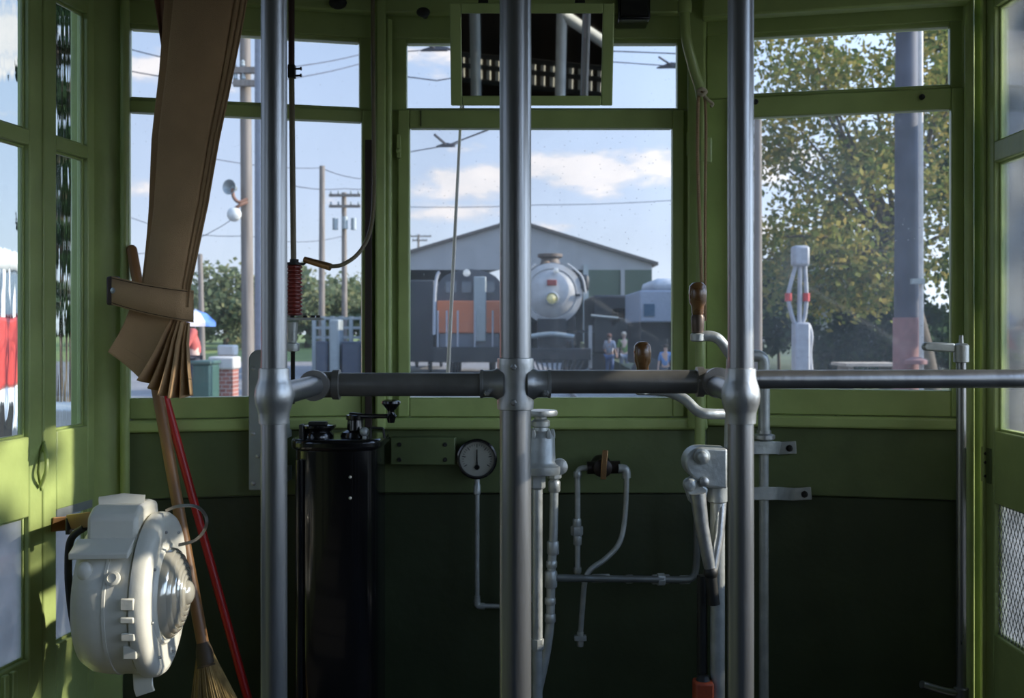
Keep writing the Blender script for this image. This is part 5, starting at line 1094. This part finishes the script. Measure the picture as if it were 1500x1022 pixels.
# ---- people
def body(name, label, base, h, yaw, shirt, trousers, skin, hair, pose, group='people by the trains'):
    """pose: dict of joints in metres for a 1.75 m figure facing -Y; right = -X side"""
    t = thing(name, label, 'person', base, group); k = h / 1.75; rot = Matrix.Rotation(yaw, 3, 'Z')
    J = {'hip': (0, 0, .92, .13), 'waist': (0, .01, 1.08, .125), 'chest': (0, .0, 1.30, .145), 'neck': (0, .01, 1.49, .055), 'head': (0, -.01, 1.58, .075), 'crown': (0, 0, 1.68, .08),
         'sl': (.17, .01, 1.42, .06), 'sr': (-.17, .01, 1.42, .06), 'el': (.23, .02, 1.14, .043), 'er': (-.23, .02, 1.14, .043), 'wl': (.25, -.06, .90, .032), 'wr': (-.25, -.06, .90, .032), 'hl': (.25, -.09, .80, .035), 'hr': (-.25, -.09, .80, .035),
         'tl': (.09, 0, .86, .085), 'tr': (-.09, 0, .86, .085), 'kl': (.10, -.02, .48, .058), 'kr': (-.10, -.02, .48, .058), 'al': (.10, .01, .09, .042), 'ar': (-.10, .01, .09, .042), 'fl': (.11, -.16, .04, .04), 'fr': (-.11, -.16, .04, .04)}
    for n_, v_ in pose.items(): J[n_] = (*v_, J[n_][3])
    E = [('hip', 'waist'), ('waist', 'chest'), ('chest', 'neck'), ('neck', 'head'), ('head', 'crown'), ('chest', 'sl'), ('chest', 'sr'), ('sl', 'el'), ('sr', 'er'), ('el', 'wl'), ('er', 'wr'), ('wl', 'hl'), ('wr', 'hr'), ('hip', 'tl'), ('hip', 'tr'), ('tl', 'kl'), ('tr', 'kr'), ('kl', 'al'), ('kr', 'ar'), ('al', 'fl'), ('ar', 'fr')]
    def skin_mesh(nm, joints, grow, m, parent, rootj):
        ids = {j: i for i, j in enumerate(joints)}; ed = [(ids[a_], ids[b_]) for a_, b_ in E if a_ in ids and b_ in ids]
        me = bpy.data.meshes.new(nm); me.from_pydata([rot @ (Vector(J[j][:3]) * k) for j in joints], ed, []); me.update()
        o_ = bpy.data.objects.new(nm, me); COL.objects.link(o_); o_.parent = parent
        o_.modifiers.new('skin', 'SKIN'); o_.modifiers.new('sub', 'SUBSURF').levels = 1; o_.modifiers['sub'].render_levels = 1
        if not me.skin_vertices: me.attributes  # the modifier adds the layer
        sv = me.skin_vertices[0].data
        for j, i in ids.items(): r_ = (J[j][3] + grow) * k; sv[i].radius = (r_, r_); sv[i].use_root = (j == rootj)
        me.materials.append(m); o_.modifiers['skin'].use_smooth_shade = True; return o_
    skin_mesh('body', list(J), 0, skin, t, 'hip')
    skin_mesh('shirt', ['hip', 'waist', 'chest', 'sl', 'sr', 'el', 'er'], .014, shirt, t, 'chest')
    skin_mesh('trousers', ['hip', 'tl', 'tr', 'kl', 'kr', 'al', 'ar'], .016, trousers, t, 'hip')
    hd_ = Vector(J['head'][:3]); cr_ = Vector(J['crown'][:3])
    mb = MB(); mb.ball(Vector(base) + rot @ ((cr_ + Vector((0, .02, -.01))) * k), .105 * k, 12, (.95, 1, .85)); mb.build('hair', hair, t)
    for sx in (-1, 1):
        mb = MB(); mb.ball(Vector(base) + rot @ ((hd_ + Vector((sx * .03, -.078, .045))) * k), .011 * k, 8); mb.build('eye', BLACK, t)
    mb = MB(); mb.ball(Vector(base) + rot @ ((hd_ + Vector((0, -.088, .015))) * k), .016 * k, 8, (.8, 1, 1.3)); mb.build('nose', skin, t)
    mb = MB(); mb.box(Vector(base) + rot @ ((hd_ + Vector((0, -.078, -.025))) * k), (.045 * k, .01, .012 * k)); mb.build('mouth', mat('lips', (.3, .12, .1), .5), t)
    return t
SKIN = mat('skin', (.55, .34, .25), .6, var=0); SKIN2 = mat('skin_fair', (.62, .42, .33), .6, var=0)
body('person', 'person with long reddish hair in a pale top and blue jeans, turned away', G(893, 38.5), 1.72, R(150), mat('pale_shirt', (.45, .45, .50), .9), mat('jeans', (.10, .16, .32), .9), SKIN, mat('hair_red', (.22, .09, .05), .8), {'hl': (.20, -.20, 1.05), 'wl': (.22, -.14, 1.02)})
body('person', 'person in a green top with bare arms standing beside the grey truck', G(914, 38), 1.78, R(10), mat('green_shirt', (.14, .25, .06), .9), mat('grey_trousers', (.22, .24, .28), .9), SKIN2, mat('hair_pale', (.6, .48, .35), .8), {'wl': (.27, -.10, .92), 'kl': (.12, -.06, .48)})
body('person', 'small person in a blue jacket in front of the grey truck', G(975, 29.3), 1.42, R(-20), mat('blue_jacket', (.12, .25, .50), .9), mat('dark_trousers', (.04, .04, .05), .9), SKIN, mat('hair_dark', (.05, .03, .02), .8), {})

# ---- left window: platform, pillars, bin, person under parasol, railing
CONC = mat('concrete', (.48, .46, .42), .9, var=.15, scale=4)
mb = MB(); a_ = P(262, 0, 18); mb.bx(a_.x - 2.5, P(300, 0, 18).x, 16.9, 18.8, GROUND, -.12); pf = mb.build('loading_platform', CONC, None, bevel=.03); tag(pf, 'low concrete platform under the person with the parasol', 'platform')
def brick(name):
    m = mat(name, (.28, .10, .075), .9); nt = m.node_tree; b_ = nd(nt, 'ShaderNodeTexBrick'); t = nd(nt, 'ShaderNodeTexCoord'); mp_ = nd(nt, 'ShaderNodeMapping'); mp_.inputs['Rotation'].default_value = (R(90), 0, 0)
    nt.links.new(t.outputs['Object'], mp_.inputs[0]); nt.links.new(mp_.outputs[0], b_.inputs['Vector']); b_.inputs['Scale'].default_value = 4; b_.inputs['Color1'].default_value = (.30, .11, .08, 1); b_.inputs['Color2'].default_value = (.22, .08, .06, 1); b_.inputs['Mortar'].default_value = (.4, .36, .32, 1)
    nt.links.new(b_.outputs[0], nt.nodes['Principled BSDF'].inputs['Base Color']); return m
BRICK = brick('red_brick')
for (x0, x1, yt, D, lb) in ((309, 341, 541, 16, 'short red brick pillar with pale cap, nearest to the left window sill'), (322, 341, 521, 19, 'pale-capped brick pillar just behind the nearer one')):
    p_ = thing('brick_pillar', lb, 'pillar', G((x0 + x1) / 2, D), 'brick pillars'); a_, b_ = P(x0, yt, D), P(x1, yt, D); w_ = b_.x - a_.x
    mb = MB(); mb.bx(a_.x, b_.x, D, D + w_, GROUND, a_.z); mb.build('shaft', BRICK, p_)
    mb = MB(); mb.bx(a_.x - .04, b_.x + .03, D - .04, D + w_ + .04, a_.z, a_.z + .20); mb.build('cap', CONC, p_, bevel=.03)
mb = MB(); a_, b_ = P(281, 534, 15.4), P(308, 600, 15.4); mb.bx(a_.x, b_.x, 15.4, 15.9, GROUND, a_.z); bi = mb.build('bin', mat('bin_green', (.03, .08, .06), .6), None, bevel=.03); tag(bi, 'dark green bin left of the brick pillar', 'bin')
mb = MB(); mb.bx(a_.x - .03, b_.x + .02, 15.37, 15.93, a_.z, a_.z + .06); mb.build('lid', mat('bin_lid', (.05, .10, .08), .5), bi, bevel=.02)
pb = G(284, 17.4); pb.z = -.12
body('person', 'person in a red shirt bending forward under the blue and white parasol', pb, 1.62, R(-70), mat('red_shirt', (.50, .11, .09), .9), mat('dark_jeans', (.05, .05, .07), .9), SKIN2, mat('hair_brown', (.10, .05, .03), .8), {'chest': (0, -.12, 1.26), 'neck': (0, -.22, 1.40), 'head': (0, -.28, 1.46), 'crown': (0, -.33, 1.55), 'wl': (.2, -.42, .98), 'hl': (.18, -.50, .95), 'wr': (-.2, -.42, .98), 'hr': (-.18, -.50, .95), 'el': (.24, -.18, 1.05), 'er': (-.24, -.18, 1.05)}, 'people outside')
pr_ = thing('parasol', 'blue and white parasol above the person in the red shirt', 'parasol', (pb.x - .15, 17.9, -.12))
pc = P(286, 476, 17.9)
mb = MB(); mb.cyl((pc.x, 17.9, -.12), (pc.x, 17.9, P(0, 452, 17.9).z), .02); mb.build('pole', GW, pr_)
for k in range(8):
    a0, a1 = 2 * math.pi * k / 8, 2 * math.pi * (k + 1) / 8; r_ = .36; top = Vector((pc.x, 17.9, P(0, 453, 17.9).z))
    def rim_(a_, rr_, dz_): return Vector((pc.x + math.cos(a_) * rr_, 17.9 + math.sin(a_) * rr_, top.z - dz_))
    mb = MB(); mb.add([top, rim_(a0, r_ * .55, .07), rim_(a1, r_ * .55, .07), rim_(a0, r_, .22), rim_(a1, r_, .22), rim_(a0, r_, .30), rim_(a1, r_, .30)], [(0, 1, 2), (1, 3, 4, 2), (3, 5, 6, 4)])
    o_ = mb.build('panel', mat('parasol_blue', (.10, .22, .55), .7) if k % 2 else mat('parasol_white', (.7, .68, .66), .7), pr_, 0); o_.modifiers.new('thick', 'SOLIDIFY').thickness = .006
rl = thing('railing', 'grey railing with dark cabinets behind the two thin poles', 'fence', G(492, 44)); gx = lambda px: P(px, 0, 44).x; gz = lambda py: P(0, py, 44).z
for yp in (466, 480, 494):
    mb = MB(); mb.bx(gx(458), gx(532), 44, 44.1, gz(yp) - .06, gz(yp) + .06); mb.build('rail', GREYP, rl)
for px in (460, 474, 487, 500, 514, 530):
    mb = MB(); mb.bx(gx(px) - .08, gx(px) + .08, 43.95, 44.15, GROUND, gz(463)); mb.build('post', GREYP, rl)
for (pa, pb_, ya, lb) in ((482, 497, 468, 'pale grey cabinet on the railing left of the transformer pole'), (462, 480, 500, 'dark equipment cabinet low beside the slim grey pole'), (500, 528, 500, 'wide dark equipment cabinet low beside the transformer pole')):
    mb = MB(); mb.bx(P(pa, 0, 42).x, P(pb_, 0, 42).x, 42, 43, GROUND, P(0, ya, 42).z); o_ = mb.build('equipment_cabinet', GREYP if ya < 480 else mat('cabinet_dark', (.05, .06, .08), .6), None, bevel=.04); tag(o_, lb, 'cabinet', 'trackside cabinets')
    mb = MB(); mb.bx(P(pa, 0, 42).x + .08, P(pb_, 0, 42).x - .08, 41.96, 42, GROUND + .1, P(0, ya, 42).z - .1); mb.build('door', GREYP if ya < 480 else mat('cabinet_dark2', (.07, .08, .10), .6), o_)

# ---- red and white coach seen through the left doors
bu = thing('tour_coach', 'red and white coach parked outside the left folding doors', 'bus', (-7.6, 11, GROUND))
def bbox(nm, m, x0, x1, y0, y1, z0, z1, bev=.05): mb = MB(); mb.bx(x0, x1, y0, y1, z0, z1); return mb.build(nm, m, bu, bevel=bev)
bbox('lower_body', mat('coach_white', (.70, .68, .64), .4), -8.8, -6.5, 7.2, 14.3, GROUND + .45, .45); bbox('red_band', mat('coach_red', (.50, .06, .05), .4), -8.82, -6.48, 7.2, 14.3, .45, 1.35); bbox('roof', mat('coach_white', (.7, .68, .64), .4), -8.75, -6.55, 7.2, 14.3, 1.95, 2.25, .12)
bbox('window_band', mat('coach_glass', (.10, .13, .16), .1), -8.76, -6.54, 7.25, 14.25, 1.35, 1.95)
for yy_ in (8.2, 9.4, 10.6, 11.8, 13.0): bbox('window_post', mat('coach_white', (.7, .68, .64), .4), -6.56, -6.50, yy_, yy_ + .2, 1.35, 1.96, 0)
for yy_ in (8.6, 12.9):
    mb = MB(); mb.lathe((-6.75, yy_, GROUND + .45), (1, 0, 0), [(.40, 0), (.45, .06), (.45, .24), (.38, .29), (.2, .27)], 22); mb.build('wheel', RUBBER, bu)
# ---- pale canopy and blue-grey trailer seen through the right door
ca = thing('platform_canopy', 'white-edged platform canopy high outside the right folding door', 'canopy', (8.5, 14, GROUND))
mb = MB(); mb.bx(6.6, 11, 10, 13.4, 3.5, 4.2); mb.build('fascia', mat('canopy_white', (.7, .7, .7), .6), ca)
mb = MB(); mb.bx(6.4, 11.2, 9.8, 13.6, 4.2, 4.35); mb.build('roof', GREYP, ca)
for (x_, y_) in ((6.8, 13.2), (10.8, 13.2), (6.8, 10.2), (10.8, 10.2)):
    mb = MB(); mb.bx(x_ - .06, x_ + .06, y_ - .06, y_ + .06, GROUND, 3.5); mb.build('post', GREYP, ca)
tl_ = thing('trailer', 'blue-grey trailer standing outside the right folding door', 'trailer', (8, 12, GROUND))
mb = MB(); mb.bx(6.4, 8.2, 10.6, 12.9, GROUND + .6, 1.55); mb.build('body', mat('trailer_blue', (.20, .26, .34), .5, var=.2, scale=1), tl_, bevel=.06)
mb = MB(); mb.bx(6.36, 6.42, 11.0, 12.4, .4, 1.2); mb.build('door', mat('trailer_red', (.40, .16, .12), .5), tl_)
for yy_ in (11.2, 12.3):
    mb = MB(); mb.lathe((6.5, yy_, GROUND + .36), (-1, 0, 0), [(.32, 0), (.36, .04), (.36, .2), (.25, .22)], 20); mb.build('wheel', RUBBER, tl_)

# ---- overhead wires
WIRE = mat('wire', (.05, .05, .06), .6)
def wire(lb, pts, r=.012, sag=.0):
    pts = [Vector(p) for p in pts]; out = []
    for i in range(len(pts) - 1):
        for k in range(8): t = k / 8; q = pts[i].lerp(pts[i + 1], t); q.z -= sag * 4 * t * (1 - t); out.append(q)
    mb = MB(); mb.tube(out + [pts[-1]], r, 6); return tag(mb.build('overhead_wire', WIRE), lb, 'wire', 'overhead wires')
wire('overhead wire crossing high from the tall utility pole, topmost', [P(150, 60, 24), P(362, 103, 24), P(545, 75, 30)], .014, .1)
wire('overhead wire crossing high from the tall utility pole, second down', [P(150, 95, 24), P(362, 122, 24), P(545, 88, 30)], .014, .1)
wire('overhead wire running to the top of the slim grey pole', [P(300, 230, 40), P(471, 246, 48), P(545, 262, 50)], .018, .15)
wire('overhead wire between the two thin poles, upper', [P(430, 272, 48), P(505, 276, 52), P(560, 272, 54)], .022, .1)
wire('overhead wire sagging below the transformers', [P(190, 318, 45), P(364, 345, 45), P(505, 345, 52)], .016, .3)
wire('overhead wire sagging left of the utility pole, lowest', [P(190, 372, 45), P(345, 318, 45)], .016, .4)
wire('long overhead wire crossing the sky above the barn roof', [P(560, 302, 60), P(790, 300, 60), P(1030, 290, 60)], .020, .1)
wire('contact wire running away over the track toward the barn', [P(585, 225, 22), P(655, 213, 15), P(715, 190, 11)], .010)
wire('overhead wire passing behind the mirror at the top', [P(560, 108, 20), P(640, 118, 20), P(900, 75, 20), P(1030, 80, 20)], .012)
wire('overhead wire above the mirror wire, near the window top', [P(560, 78, 20), P(640, 72, 20), P(986, 97, 20), P(1030, 100, 20)], .010)
for (px, py, D, lb) in ((640, 72, 20, 'dark overhead wire junction left of the mirror'), (986, 97, 20, 'dark overhead wire junction at the right of the center window'), (655, 213, 15, 'small contact wire clamp below the mirror at left')):
    t = thing('wire_junction', lb, 'fitting', P(px, py, D), 'overhead wire fittings'); s_ = .2 if py < 150 else .10
    mb = MB(); c_ = P(px, py, D); mb.prism([c_ + Vector((-1.6 * s_, -.05, -.15 * s_)), c_ + Vector((-.2 * s_, -.05, .35 * s_)), c_ + Vector((1.2 * s_, -.05, .12 * s_)), c_ + Vector((1.0 * s_, -.05, -.12 * s_))], (0, .12, 0)); mb.build('pan', WIRE, t)
    mb = MB(); mb.tube([c_ + Vector((-1.6 * s_, -.3, .1)), c_, c_ + Vector((1.6 * s_, .3, .1))], .02, 6); mb.build('hanger', WIRE, t)
